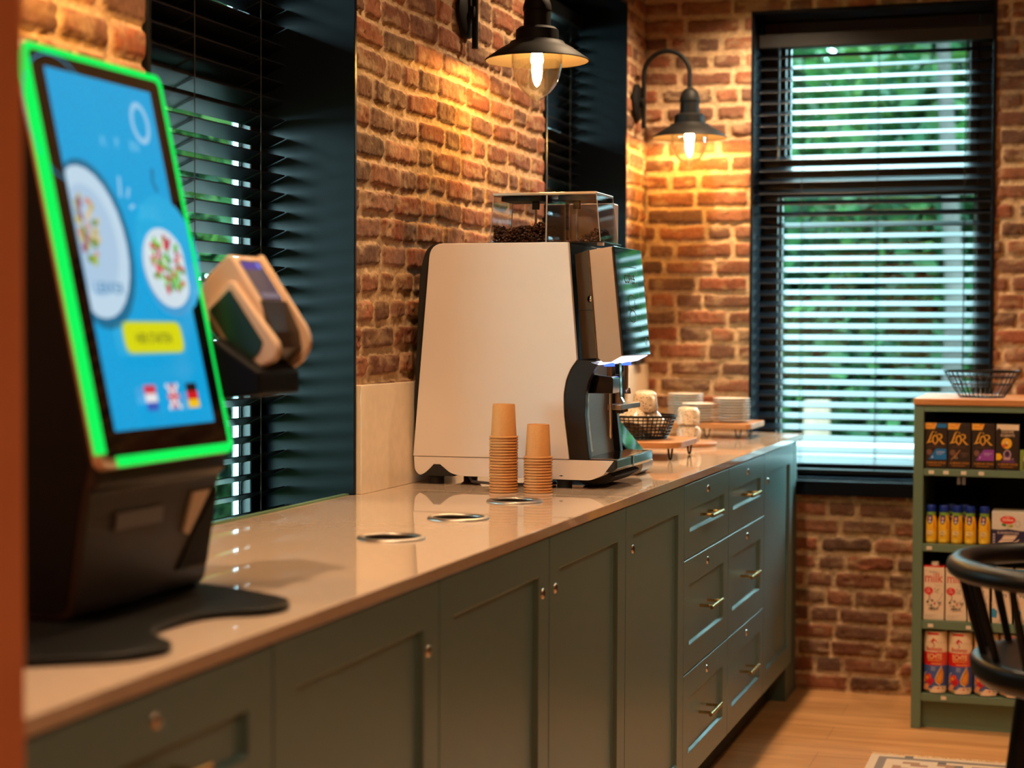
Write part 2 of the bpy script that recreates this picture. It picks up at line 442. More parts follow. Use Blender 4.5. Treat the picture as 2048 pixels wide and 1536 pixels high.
w = MB(); tl = lambda s, z, h: (h - .008, s, z)
EXT = (222, 222, 220)
for (y0, y1, z0, z1) in ((1.42, A0, 0, CEIL), (A0, A1, 0, .76), (A0, A1, WTOP, CEIL), (A1, B0, 0, CEIL), (B0, B1, 0, .76), (B0, B1, WTOP, CEIL), (B1, YB + WT, 0, CEIL)):
    plain(w, lambda b: b.box(-WT, -.012, y0, y1, z0, z1), EXT)
for (y0, y1, z0, z1, st) in ((1.95, A0, .94, WTOP, .008), (A1, B0, 1.15, 2.26, .0042), (A1, B0, 2.26, CEIL, .012), (B1, YB, 1.12, 2.5, .006), (B1, YB, 2.5, CEIL, .012), (A0, A1, WTOP, CEIL, .015), (B0, B1, WTOP, CEIL, .015), (1.42, A0, WTOP, CEIL, .015)):
    brick_patch(w, tl, y0, y1, z0, z1, st, 11)
struct(build_wall(w, 'wall_left', M['brick'], False))
w = MB(); tb = lambda s, z, h: (s, YB + .008 - h, z)
for (x0, x1, z0, z1) in ((-WT + .01, C0, 0, CEIL), (C0, C1, 0, CZ0 - .002), (C0, C1, WTOP, CEIL), (C1, XR, 0, CEIL)):
    plain(w, lambda b: b.box(x0, x1, YB + .012, YB + WT, z0, z1), EXT)
for (x0, x1, z0, z1, st) in ((0, C0, .94, CEIL, .0058), (C0, C1, 0, CZ0, .006), (.4, C0 + .001, 0, .94, .01), (C0, C1, WTOP, CEIL, .008), (C1, 2.0, 0, CEIL, .007), (2.0, XR, 0, CEIL, .02)):
    brick_patch(w, tb, x0, x1, z0, z1, st, 23)
struct(build_wall(w, 'wall_back', M['brick'], False))
struct(MB().box(XR, XR + .2, YF - .2, YB + WT, 0, CEIL).build('wall_right', M['plaster']))
struct(MB().box(-.3, XR, YF - .2, YF, 0, CEIL).build('wall_front', M['plaster']))
struct(MB().box(-.3, .633, YF, 1.42, 0, CEIL).build('wall_near', M['partition'], bevel=.004))
struct(MB().box(-.5, XR + .2, YF - .2, YB + WT, -.12, 0).build('floor', M['floor']))
struct(MB().box(-.6, XR + .2, YF - .2, YB + WT + .1, CEIL, CEIL + .2).build('ceiling', M['ceiling']))
# stone upstands
struct(MB().box(-.004, .018, A1 + .006, B0 - .006, ZC, 1.195).build('trim_1', M['splash'], bevel=.0015))
struct(MB().box(-.004, .018, B1 + .006, YB - .004, ZC, 1.195).build('trim_2', M['splash'], bevel=.0015))

# ------------------------------------------------------------------ windows (local: s along the wall, d outward depth, z)
def make_window(name, P, s0, s1, z0, z1, depth, rail0, rail1, sillm=None):
    """P(s,d,z)->xyz"""
    root = thing(name, None, None, P((s0 + s1) / 2, depth, z0), kind='structure')
    def bx(m, a0, a1, d0, d1, e0, e1):
        p, q = P(a0, d0, e0), P(a1, d1, e1)
        m.box(min(p[0], q[0]), max(p[0], q[0]), min(p[1], q[1]), max(p[1], q[1]), min(p[2], q[2]), max(p[2], q[2]))
    m = MB()
    bx(m, s0, s0 + .012, -.008, depth, z0, z1); bx(m, s1 - .012, s1, -.008, depth, z0, z1); bx(m, s0 + .012, s1 - .012, -.008, depth, z1 - .012, z1)
    m.build('reveal_lining', M['navy'], root, bevel=.0015)
    m = MB(); fw = .06; fd = .05
    i0, i1 = s0 + .012, s1 - .012
    bx(m, i0, i0 + fw, depth - fd, depth, z0, z1 - .012); bx(m, i1 - fw, i1, depth - fd, depth, z0, z1 - .012)
    bx(m, i0 + fw, i1 - fw, depth - fd, depth, z1 - .012 - fw, z1 - .012); bx(m, i0 + fw, i1 - fw, depth - fd, depth, z0, z0 + .05)
    bx(m, i0 + fw, i1 - fw, depth - fd, depth, rail0, rail1)
    m.build('frame', M['frame'], root, bevel=.003)
    m = MB(); t = .028; u0, u1 = i0 + fw, i1 - fw                     # opening sash in the top light
    bx(m, u0, u0 + t, depth - fd - .012, depth - .01, rail1, z1 - .012 - fw); bx(m, u1 - t, u1, depth - fd - .012, depth - .01, rail1, z1 - .012 - fw)
    bx(m, u0 + t, u1 - t, depth - fd - .012, depth - .01, rail1, rail1 + t); bx(m, u0 + t, u1 - t, depth - fd - .012, depth - .01, z1 - .012 - fw - t, z1 - .012 - fw)
    m.build('opening_sash', M['frame'], root, bevel=.003)
    for e0, e1, q0, q1 in ((z0 + .05, rail0, u0, u1), (rail1 + t, z1 - .012 - fw - t, u0 + t, u1 - t)):
        m = MB(); bx(m, q0, q1, depth - .03, depth - .026, e0, e1); m.build('glass_pane', M['pane'], root)
        m = MB(); bx(m, q0, q0 + .013, depth - .025, depth - .012, e0, e1); bx(m, q1 - .013, q1, depth - .025, depth - .012, e0, e1)
        m.build('spacer_bar', M['alu'], root)
    return root, bx
PL = lambda s, d, z: (-d, s, z)
PB = lambda s, d, z: (s, YB + d, z)
r1, bx = make_window('window_1', PL, A0, A1, .775, WTOP, .27, 1.80, 1.97)
m = MB(); bx(m, A0 + .012, A1 - .012, .002, .27, .761, .775); m.build('sill', M['navy'], r1)
m = MB(); bx(m, A0 + .0125, A1 - .0125, .0045, .018, .90, ZC + .003); m.build('edge_strip', M['greenstrip'], r1)
r2, bx = make_window('window_2', PL, B0, B1, .775, WTOP, .27, 1.80, 1.97)
m = MB(); bx(m, B0 + .012, B1 - .012, .002, .27, .761, .775); m.build('sill', M['navy'], r2)
m = MB(); bx(m, B0 + .0125, B1 - .0125, .0045, .018, .90, ZC + .003); m.build('edge_strip', M['greenstrip'], r2)
r3, bx = make_window('window_3', PB, C0, C1, CZ0 + .053, WTOP, .24, 1.825, 1.94)
m = MB(); bx(m, C0 + .001, C1 - .001, -.03, .24, CZ0, CZ0 + .053); m.build('sill', M['navy'], r3, bevel=.003)

# ------------------------------------------------------------------ blinds
def make_blind(label, P, s0, s1, ztop, zbot, dc, tilt, cords, wand=None):
    """slats centred at depth dc; tilt>0 lifts the room-side edge"""
    root = thing('venetian_blind', label, 'window blind', P((s0 + s1) / 2, dc, ztop))
    m = MB(); a, b2 = P(s0, dc - .03, ztop), P(s1, dc + .03, ztop + .05)
    m.box(min(a[0], b2[0]), max(a[0], b2[0]), min(a[1], b2[1]), max(a[1], b2[1]), a[2], b2[2]); m.build('headrail', M['frame'], root, bevel=.003)
    m = MB(); pitch = .0417; z = ztop - .03; hw = .025; th = .0014; ct, st = math.cos(tilt), math.sin(tilt); last = z
    while z > zbot + .03:
        V = []
        for s in (s0 + .004, s1 - .004):
            for u, v in ((-hw, -th), (hw, -th), (hw, th), (-hw, th)):
                # u<0 is the room side
                V.append(P(s, dc + u * ct - v * st, z - u * st + v * ct))
        m.add(V, [(0, 1, 2, 3), (7, 6, 5, 4), (0, 4, 5, 1), (1, 5, 6, 2), (2, 6, 7, 3), (3, 7, 4, 0)])
        last = z; z -= pitch
    m.build('slats', M['slat'], root)
    m = MB(); a, b2 = P(s0 + .004, dc - .026, last - .045), P(s1 - .004, dc + .026, last - .03)
    m.box(min(a[0], b2[0]), max(a[0], b2[0]), min(a[1], b2[1]), max(a[1], b2[1]), a[2], b2[2]); m.build('bottom_rail', M['slat'], root, bevel=.002)
    m = MB()
    for s in cords:
        for u in (-hw * ct - .002, hw * ct + .002):
            m.tube([P(s, dc + u, ztop), P(s, dc + u, last - .03)], .0011, 5)
        zz = ztop - .03
        while zz > last - .01:
            m.tube([P(s + .002, dc - hw * ct, zz - (-hw) * st - .003), P(s + .002, dc + hw * ct, zz - hw * st - .003)], .0007, 4)
            m.tube([P(s - .004, dc - hw * ct, zz - (-hw) * st - .003), P(s - .004, dc + hw * ct, zz - hw * st - .003)], .0007, 4); zz -= pitch
    m.build('ladder_cord', M['cord'], root)
    if wand:
        MB().tube([P(wand[0], dc - .04, ztop), P(wand[0], dc - .042, wand[1])], .004, 8).build('wand', M['slat'], root, smooth=40)
    return root
make_blind('black slatted blind in the window beside the ordering kiosk', PL, A0 + .014, A1 - .014, 2.40, .78, .185, math.radians(23), (2.86, 3.232, 3.537))
make_blind('black slatted blind half hidden behind the coffee machine and hanging lamp', PL, B0 + .014, B1 - .014, 2.40, .78, .185, math.radians(23), (5.30, 5.66, 6.0))
make_blind('black slatted blind in the bright window on the end wall', PB, C0 + .014, C1 - .014, 2.37, CZ0 + .056, .10, math.radians(-22), (.575, .85, 1.16), (.49, 1.95))

# ------------------------------------------------------------------ worktop (two slabs) with holes for the waste chutes
HOLES = [(.393, 2.934), (.394, 3.289), (.393, 3.657)]; HR = .056
def slab(name, y0, y1, holes):
    bm = bmesh.new(); edges = []
    def loop(P):
        vs = [bm.verts.new((p[0], p[1], ZC)) for p in P]
        for i in range(len(vs)): edges.append(bm.edges.new((vs[i], vs[(i + 1) % len(vs)])))
    loop([(-.004, y0), (.604, y0), (.604, y1), (-.004, y1)])
    for h in holes: loop([(h[0] + HR * math.cos(2 * PI * k / 40), h[1] + HR * math.sin(2 * PI * k / 40)) for k in range(40)])
    r = bmesh.ops.triangle_fill(bm, use_beauty=True, use_dissolve=False, edges=edges)
    fs = [f for f in bm.faces]
    ex = bmesh.ops.extrude_face_region(bm, geom=fs)
    bmesh.ops.translate(bm, verts=[v for v in ex['geom'] if isinstance(v, bmesh.types.BMVert)], vec=(0, 0, -.02))
    bmesh.ops.recalc_face_normals(bm, faces=bm.faces)
    me = bpy.data.meshes.new(name); bm.to_mesh(me); bm.free(); me.materials.append(M['worktop'])
    o = bpy.data.objects.new(name, me); COL.objects.link(o)
    bv = o.modifiers.new('bevel', 'BEVEL'); bv.width = .0015; bv.segments = 2; bv.limit_method = 'ANGLE'; bv.angle_limit = math.radians(60)
    return recentre(o, (.3, (y0 + y1) / 2, ZC - .02))
tag(slab('worktop', 1.422, 3.8395, HOLES), 'polished beige stone worktop slab with three round chute holes, under the kiosk', 'countertop')
tag(slab('worktop', 3.8405, YB - .008, []), 'polished beige stone worktop slab under coffee machine and plates', 'countertop')

# ------------------------------------------------------------------ base cabinets
CT, CB, XFr = .9265, .142, .60
def front_panel(m, y0, y1, z0, z1, fr=.068, rec=.010):
    """shaker front: outer frame with chamfered recess"""
    x, xi = XFr, XFr - rec; c = .004
    O = [(y0, z0), (y1, z0), (y1, z1), (y0, z1)]
    I = [(y0 + fr, z0 + fr), (y1 - fr, z0 + fr), (y1 - fr, z1 - fr), (y0 + fr, z1 - fr)]
    J = [(y0 + fr + c, z0 + fr + c), (y1 - fr - c, z0 + fr + c), (y1 - fr - c, z1 - fr - c), (y0 + fr + c, z1 - fr - c)]
    V = [(x, *p) for p in O] + [(x, *p) for p in I] + [(xi, *p) for p in J] + [(x - .02, *p) for p in O]
    F = []
    for i in range(4):
        j = (i + 1) % 4
        F += [(i, j, 4 + j, 4 + i), (4 + i, 4 + j, 8 + j, 8 + i), (12 + i, 12 + j, j, i)]
    F += [(8, 9, 10, 11), (15, 14, 13, 12)]
    return m.add(V, F)
def add_lock(y, z, parent):
    l = MB().lathe([(.0001, .0035), (.0075, .0035), (.0095, .002), (.0105, 0)], (XFr + .0, y, z), 20, 'x', cap0=True).build('lock', M['nickel'], parent, smooth=40)
    MB().box(XFr + .003, XFr + .0042, y - .0008, y + .0008, z - .005, z + .005).build('keyhole', M['blackm'], l)
def cabinet(label, y0, y1, kind, lock=None):
    root = thing('base_cabinet', label, 'cabinet', (.3, (y0 + y1) / 2, 0), 'sage green base cabinets under the worktop')
    g = .0016
    MB().box(.02, XFr - .021, y0 + .0005, y1 - .0005, CB, CT - .001).build('carcass', M['green_in'], root)
    MB().box(.05, XFr - .085, y0 + .0005, y1 - .0005, 0, CB).build('toe_kick', M['toe'], root)
    if kind == 'door':
        d = front_panel(MB(), y0 + g, y1 - g, CB, CT - .003).build('door', M['green'], root, bevel=.0012, seg=1)
        add_lock(*lock, d)
    else:
        for z0, z1 in ((.427, .726), (CB, .427), (.726, CT - .003)):
            d = front_panel(MB(), y0 + g, y1 - g, z0 + (g if z0 > CB else 0), z1 - g).build('drawer', M['green'], root, bevel=.0012, seg=1)
            yc = (y0 + y1) / 2; add_lock(yc, z1 - .034, d)
            zc = (z0 + z1) / 2 - .002; m = MB(); L = .075
            m.tube([(XFr + .028, yc - L, zc), (XFr + .028, yc + L, zc)], .0055, 10)
            for s in (-.05, .05): m.tube([(XFr - .0105, yc + s, zc), (XFr + .028, yc + s, zc)], .0042, 8)
            m.build('handle', M['brass'], d, smooth=40)
    return root
cabinet('sage green drawer cabinet at the near end, below the ordering kiosk', 1.424, 2.018, 'drawer')
cabinet('sage green door cabinet next to the near drawers, lock at its far edge', 2.018, 2.625, 'door', (2.574, .819))
cabinet('sage green door cabinet below the nearest chute hole, lock at its far edge', 2.625, 3.235, 'door', (3.19, .821))
cabinet('sage green door cabinet below the farthest chute hole, lock at its near edge', 3.235, 3.832, 'door', (3.274, .82))
cabinet('sage green door cabinet below the coffee machine, left of the drawers', 3.832, 4.445, 'door', (3.895, .823))
cabinet('sage green three-drawer cabinet with brass pulls, nearer of the far pair', 4.445, 5.045, 'drawer')
cabinet('sage green three-drawer cabinet with brass pulls, farther of the pair', 5.045, 5.648, 'drawer')
cabinet('sage green door cabinet lit by the end window, last in the row', 5.648, 6.237, 'door', (5.708, .832))
o = MB().box(.02, XFr - .02, 6.2385, YB - .012, 0, CT - .002).build('filler_panel', M['green_in']); tag(recentre(o, (.3, 6.35, 0)), 'recessed green filler panel between last cabinet and end wall', 'panel')

# ------------------------------------------------------------------ waste chutes
for i, (x, y) in enumerate(HOLES):
    lab = ['steel ringed waste hole in the worktop, nearest of three', 'steel ringed waste hole in the worktop, middle of three', 'steel ringed waste hole in the worktop beside the paper cups'][i]
    t = thing('waste_chute', lab, 'waste hole', (x, y, ZC), 'steel waste holes along the worktop')
    P = [(.0555 + .0065 * math.cos(a), .0045 * math.sin(a) + .0005) for a in [PI * k / 8 for k in range(9)]]
    MB().lathe([(.062, 0)] + P[:-1] + [(.0495, .0)], (x, y, ZC), 48).build('rim', M['steel'], t, smooth=50)
    MB().lathe([(.0494, -.0002), (.0489, -.0195)], (x, y, ZC), 32, cap1=True).build('liner', M['dark'], t, smooth=50)

# ------------------------------------------------------------------ coffee machine
cm = thing('coffee_machine', 'large cream sided automatic coffee machine with bean hoppers and touchscreen', 'coffee machine', (.26, 4.16, ZC))
MY0, MY1 = 3.995, 4.325
side = [(.024, 1.0145), (.419, 1.0165), (.4055, 1.121), (.4045, 1.17), (.4105, 1.205), (.422, 1.232), (.437, 1.252), (.414, 1.530), (.067, 1.530)]
sp = rounded(side, [0, 0, .03, .03, .03, .02, 0, 0, .034])
for y0, y1 in ((MY0, MY0 + .014), (MY1 - .014, MY1)):
    MB().prism(sp, y0, y1).build('side_panel', M['cream'], cm, bevel=.0015)
base = [(.026, 1.0135), (.528, 1.0155), (.502, .981), (.472, .968), (.15, .969), (.125, .973), (.092, .994), (.078, .995), (.055, .974), (.042, .967), (.028, .980)]
MB().prism(rounded(base, [0, .002, .006, .01, .01, .02, .012, .012, .01, .01, .015]), MY0 + .001, MY1 - .001).build('base_skirt', M['cream'], cm, bevel=.0015)
body = rounded([(.021, .99), (.021, 1.15), (.034, 1.467), (.055, 1.5315), (.40, 1.5315), (.40, 1.06), (.40, 1.0)], [0, 0, .05, .03, 0, 0, 0])
MB().prism(body, MY0 + .016, MY1 - .016).build('body', M['blackm'], cm, bevel=.002)
# feet
for fx in (.075, .40):
    for fy in (MY0 + .03, MY1 - .05):
        MB().lathe([(.018, 0), (.018, .016), (.022, .018), (.03, .03), (.018, .05)], (fx, fy, ZC), 20, cap0=True, cap1=True).build('foot', M['blackm'], cm, smooth=40)
MB().prism([(.042, .968), (.06, .976), (.078, .996), (.094, .996), (.13, .968)], MY0 - .0005, MY0 + .03).build('foot_cover', M['blackm'], cm)
# front door block with slanted screen
MB().prism([(.464, 1.5105), (.4865, 1.2575), (.50, 1.247), (.520, 1.248), (.5455, 1.2625), (.5195, 1.519)], MY0 + .003, MY0 + .27).build('front_door', M['creamg'], cm, bevel=.0015)
q = MB(); q.add([(.417, MY0 + .047, 1.503), (.438, MY0 + .047, 1.254), (.4862, MY0 + .004, 1.2575), (.4635, MY0 + .004, 1.5105), (.417, MY0 + .265, 1.503), (.438, MY0 + .265, 1.254), (.4862, MY0 + .265, 1.2575), (.4635, MY0 + .265, 1.5105)],
      [(0, 1, 2, 3), (3, 2, 6, 7), (7, 6, 5, 4), (4, 5, 1, 0), (0, 3, 7, 4), (1, 5, 6, 2)])
dr = q.build('door_return', M['taupe'], cm)
MB().tube([(.4285, MY0 + .0385, 1.37), (.4762, MY0 + .0025, 1.37)], .0009, 5).build('door_seam', M['blackm'], dr)
n = Vector((-.046, -.05, 0)).normalized()
lk = Vector((.4655, MY0 + .012, 1.396))
MB().lathe([(.0001, .004), (.006, .004), (.008, .002), (.0085, 0)], (0, 0, 0), 18, 'x', cap0=True).xf(Matrix.Translation(lk) @ Matrix.Rotation(math.atan2(n.y, n.x), 4, 'Z')).build('lock', M['chrome'], dr, smooth=40)
MB().tube([(.464, MY0 + .002, 1.511), (.487, MY0 + .002, 1.257)], .0013, 6).build('edge_trim', M['chrome'], cm)
# screen
s0 = Vector((.5200, MY0 + .001, 1.5195)); sv = (Vector((.5460, 0, 1.2625)) - Vector((.5200, 0, 1.5195))).normalized(); sn = Vector((-sv.z, 0, sv.x))
if sn.x < 0: sn = -sn
SL = .2583; SW = .268
q = MB()
V = []
for d in (.0006, .005):
    for (u, v) in ((0, 0), (SW, 0), (SW, SL), (0, SL)): V.append(s0 + Vector((0, u, 0)) + sv * v + sn * d)
q.add(V, [(0, 1, 2, 3), (7, 6, 5, 4), (0, 4, 5, 1), (1, 5, 6, 2), (2, 6, 7, 3), (3, 7, 4, 0)])
scr = q.build('touchscreen', M['screenglass'], cm, bevel=.001)
pr = Print(); g1 = (44, 60, 52)
pr.rect(.05, -.20, .0505, -.045, g1); pr.rect(.1995, -.20, .2, -.045, g1); pr.rect(.05, -.202, .2, -.2005, g1); pr.rect(.05, -.0465, .2, -.045, g1)
pr.text('COFFEE', .125, -.085, .10, (80, 100, 90)); pr.ring(.125, -.13, .03, .018, .002, (90, 76, 60)); pr.ring(.125, -.165, .03, .015, .002, (80, 70, 60))
pr.ring(.235, -.226, .009, .009, .0015, (190, 195, 190))
fm = plane_map(s0 + sn * .0051, (0, 1, 0), -sv)
pr.build('screen_image', M['print'], scr, fm)
# lower front: bezel, recess, spouts
fa = [(.437, 1.2515), (.4225, 1.232), (.411, 1.205), (.405, 1.17), (.406, 1.121), (.4195, 1.0165), (.468, 1.0165), (.4565, 1.12), (.4575, 1.17), (.466, 1.205), (.478, 1.229), (.494, 1.249)]
for y0, y1 in ((MY0 + .004, MY0 + .028), (MY1 - .03, MY1 - .006)):
    MB().prism(fa, y0, y1).build('front_fascia', M['fascia'], cm, bevel=.0012)
MB().prism([(.42, 1.016), (.452, 1.016), (.440, 1.12), (.441, 1.18), (.449, 1.215), (.462, 1.246), (.42, 1.246)], MY0 + .028, MY1 - .03).build('recess_back', M['steel'], cm, smooth=30)
MB().prism([(.4535, 1.03), (.4425, 1.11), (.4425, 1.185), (.445, 1.185), (.445, 1.11), (.4558, 1.03)], MY0 + .034, MY0 + .085).build('recess_panel', M['creamg'], cm)
MB().prism([(.47, 1.246), (.545, 1.2605), (.52, 1.2475), (.49, 1.2405)], MY0 + .004, MY0 + .268).build('chin_glow', M['chinglow'], cm)  # chin below the screen: its reflected light is added as emission
for yy in (MY0 + .062, MY0 + .222):
    MB().lathe([(.013, 0), (.013, .006), (.010, .008)], (.50, yy, 1.2365), 20, cap0=True, cap1=True).build('light_ring', M['ledb'], cm)
    MB().tube([(.50, yy, 1.238), (.50, yy, 1.18)], .0062, 12).build('outlet_tube', M['chrome'], cm, smooth=40)
MB().tube([(.50, MY0 + .072, 1.20), (.50, MY0 + .076, 1.07), (.50, MY0 + .076, 1.063)], [.0045, .0045, .002], 12).build('steam_wand', M['chrome'], cm, smooth=40)
MB().prism(rounded([(.445, 1.172), (.512, 1.172), (.512, 1.212), (.445, 1.218)], [0, 0, .008, 0]), MY0 + .05, MY0 + .115).build('wand_guard', M['glossblk'], cm, bevel=.001)
MB().lathe([(.006, .016), (.009, .012), (.0105, 0)], (.50, MY0 + .232, 1.166), 16, cap0=True, cap1=True).build('nozzle', M['nickel'], cm, smooth=50)
MB().prism([(.490, 1.245), (.502, 1.245), (.505, 1.16), (.512, 1.148), (.512, 1.142), (.492, 1.142)], MY0 + .150, MY0 + .172).build('spout_column', M['chrome'], cm, bevel=.002)
MB().box(.486, .522, MY0 + .095, MY0 + .285, 1.131, 1.144).build('coffee_spout', M['steel'], cm, bevel=.002)
for yy in (.13, .15, .2, .22): MB().tube([(.503, MY0 + yy, 1.132), (.503, MY0 + yy, 1.122)], .004, 8).build('spout_tip', M['chrome'], cm)
# drip tray
MB().prism([(.415, 1.0175), (.5355, 1.0175), (.5355, .9965), (.525, .988), (.43, .99)], MY0 + .003, MY0 + .362).build('drip_tray', M['glossblk'], cm, bevel=.0015)
q = MB()
for k in range(15): q.box(.432, .526, MY0 + .012 + k * .0235, MY0 + .026 + k * .0235, 1.0176, 1.0192)
q.box(.424, .432, MY0 + .008, MY0 + .357, 1.0176, 1.0192); q.box(.526, .533, MY0 + .008, MY0 + .357, 1.0176, 1.0192)
q.build('tray_grid', M['chrome'], cm)
MB().box(.5345, .5375, MY0 + .150, MY0 + .162, .992, 1.0185).build('tray_clip', M['chrome'], cm)
MB().prism([(.40, .99), (.50, .985), (.52, .975), (.49, .955), (.44, .953)], MY0 + .05, MY0 + .30).build('waste_tray', M['blackm'], cm, bevel=.004)
# hoppers
HX = [(.200, .342), (.344, .478)]; HY0, HY1 = MY0 + .055, MY0 + .22; HZ0, HZ1 = 1.532, 1.647
for i, (x0, x1) in enumerate(HX):
    t0, t1 = (.008 if i == 0 else .0), (.012 if i == 1 else .0)
    q = MB(); V = [(x0, HY0, HZ0), (x1, HY0, HZ0), (x1, HY1, HZ0), (x0, HY1, HZ0), (x0 + t0, HY0 + .006, HZ1), (x1 - t1, HY0 + .006, HZ1), (x1 - t1, HY1 - .006, HZ1), (x0 + t0, HY1 - .006, HZ1)]
    q.add(V, [(0, 1, 5, 4), (1, 2, 6, 5), (2, 3, 7, 6), (3, 0, 4, 7)])
    hp = q.build('bean_hopper', M['hopper'], cm)
    sm = hp.modifiers.new('solid', 'SOLIDIFY'); sm.thickness = .0025; sm.offset = -1
    q = MB()
    for k in range(4):
        q.tube([V[k], V[k + 4]], .0011, 6); q.tube([V[k + 4], V[(k + 1) % 4 + 4]], .0011, 6); q.tube([V[k], V[(k + 1) % 4]], .0011, 6)
    q.build('hopper_edge', M['edge'], hp, smooth=60)
    MB().prism(rounded([(x0 + t0 - .002, HZ1), (x1 - t1 + .001, HZ1), (x1 - t1 + .001, HZ1 + .006), (x0 + t0 - .002, HZ1 + .006)], [0, 0, .005, .005]), HY0 + .003, HY1 - .003).build('lid', M['creamg'], hp, bevel=.0015)
    MB().box(x0 + .02, x1 - .02, HY0 + .03, HY1 - .03, HZ1 - .012, HZ1 - .001).build('lid_seal', M['blackm'], hp)
    xc = (x0 + x1) / 2 + (.03 if i == 0 else -.006); yc = (HY0 + HY1) / 2 - .03
    MB().tube([(xc, yc, HZ1 - .01), (xc, yc, HZ0 + .004)], .0028, 8).build('locking_rod', M['steel'], hp, smooth=40)
    MB().box(xc - .008, xc + .008, yc - .006, yc + .006, HZ1 - .032, HZ1 - .011).build('rod_grip', M['blackm'], hp, bevel=.001)
MB().box(.196, .486, HY0 - .004, HY1 + .004, 1.5312, 1.5335).build('hopper_seat', M['glossblk'], cm)
MB().tube([(.15, MY0 + .05, .967), (.17, MY0 + .02, .955), (.22, MY0 + .015, .952), (.30, MY0 + .03, .951), (.36, MY0 + .09, .951)], .0035, 8).build('supply_hose', M['grey'], cm, smooth=40)

MB().box(.350, .468, HY1 + .004, HY1 + .045, 1.5336, 1.636).build('powder_hopper', mat('grey_lilac_plastic', (222, 208, 212), .35), cm, bevel=.004)

# beans: nobody could count them
def beans(label, x0, x1, y0, y1, hf, n, seed):
    rs = random.Random(seed); b = MB()
    bs = [(math.cos(a) * .0052, math.sin(a) * .0034) for a in [2 * PI * k / 7 for k in range(7)]]
    for _ in range(n):
        x = rs.uniform(x0, x1); y = y0 + (y1 - y0) * rs.random() ** 1.6; top = hf(x, y)
        if top < .003: continue
        z = HZ0 + max(.0035, top * rs.uniform(.25, 1.0) ** .6 if y > y0 + .012 else top * rs.random())
        V = []; 
        for h, k in ((-.0024, .6), (0, 1), (.0024, .6)):
            V += [(p[0] * k, p[1] * k, h) for p in bs]
        V = [Vector(v) for v in V] + [Vector((0, 0, -.0031)), Vector((0, 0, .0026))]
        Mx = Matrix.Translation((x, y, z)) @ Matrix.Rotation(rs.uniform(0, 6.28), 4, 'Z') @ Matrix.Rotation(rs.uniform(-1.3, 1.3), 4, 'X') @ Matrix.Rotation(rs.uniform(-1, 1), 4, 'Y')
        F = []
        for r in (0, 7):
            for k in range(7): F.append((r + k, r + (k + 1) % 7, r + 7 + (k + 1) % 7, r + 7 + k))
        for k in range(7): F += [(k, 21, (k + 1) % 7), (14 + k, 14 + (k + 1) % 7, 22)]
        b.add([Mx @ v for v in V], F)
    o = b.build('coffee_beans', M['bean'], smooth=60)
    return tag(recentre(o, ((x0 + x1) / 2, (y0 + y1) / 2, HZ0)), label, 'coffee beans', None, 'stuff')
beans('dark roasted coffee beans half filling the left hopper of the coffee machine', .208, .336, HY0 + .009, HY1 - .012,
      lambda x, y: .040 + .012 * math.cos((x - .27) * 60) - .012 * math.cos((x - .262) * 45) + (.010 if x > .31 else 0) + (.006 if x < .22 else 0), 1500, 3)
beans('few dark roasted coffee beans left in right hopper corner of the machine', .350, .466, HY0 + .009, HY1 - .012,
      lambda x, y: max(.0045 if random.random() < .25 else 0, (x - .41) * .62), 700, 4)

# ------------------------------------------------------------------ paper cups
ORD = ['topmost', 'second', 'third', 'fourth', 'fifth', 'sixth', 'seventh', 'eighth', 'ninth', 'tenth', 'eleventh', 'twelfth', 'thirteenth', 'fourteenth', 'fifteenth', 'sixteenth', 'seventeenth', 'eighteenth', 'nineteenth', 'twentieth', 'twenty-first', 'twenty-second', 'twenty-third']
cup0 = MB().lathe([(.0001, .0745), (.0225, .0745), (.0238, .078), (.0250, .0785), (.0256, .0775), (.0296, .0052), (.0318, .0050), (.0334, .0040), (.0338, .0026), (.0332, .0011), (.0316, .0002), (.0296, .0004), (.0290, .002), (.0245, .072), (.0001, .072)], (0, 0, 0), 36).build('paper_cup', M['kraft'], smooth=45)
tag(cup0, '', 'paper cup', 'kraft paper cups in two upside-down stacks')
def stack(cx, cy, n, pitch, txt):
    for k in range(n):
        c = cup0 if 'used' not in cup0 else cup0.copy()
        if c is not cup0: COL.objects.link(c)
        cup0['used'] = 1
        c.location = (cx + random.uniform(-.0004, .0004), cy + random.uniform(-.0004, .0004), ZC + .0002 + k * pitch)
        i = n - 1 - k
        if i == 0: c['label'] = 'brown paper cup, topmost of the ' + txt
        elif k == 0: c['label'] = 'brown paper cup standing on the worktop under the ' + txt
        else: c['label'] = 'brown paper cup, %s from the top of the %s' % (ORD[i], txt)
stack(.300, 3.862, 20, .0066, 'taller left stack')
stack(.378, 3.880, 13, .0066, 'shorter right stack')
del cup0['used']
cps = [o for o in COL.objects if o.name.startswith('paper_cup')]
for o in cps:
    if 'used' in o: del o['used']
top2 = max((o for o in cps if o.location.x > .34), key=lambda o: o.location.z)
top2['label'] = 'brown paper cup with small black and red sticker, topmost of the shorter right stack'
pr = Print(); pr.rect(-.0065, .048, .0065, .0725, (28, 28, 34)); pr.rect(-.0065, .048, .0065, .0595, (190, 30, 38))
for k in range(5): pr.rect(-.005, .0615 + k * .002, .003, .0624 + k * .002, (150, 150, 150))
pr.ell(.0008, .0538, .003, .0032, (235, 220, 220)); pr.ell(.0008, .0548, .0015, .0018, (190, 30, 38)); pr.rect(-.0058, .0495, -.0035, .058, (225, 190, 190))
pr.build('sticker', M['print'], top2, cyl_map(0, 0, lambda v: .0299 - (v - .004) * .0572 + .0005, math.radians(-121), 0), maxlen=.004)

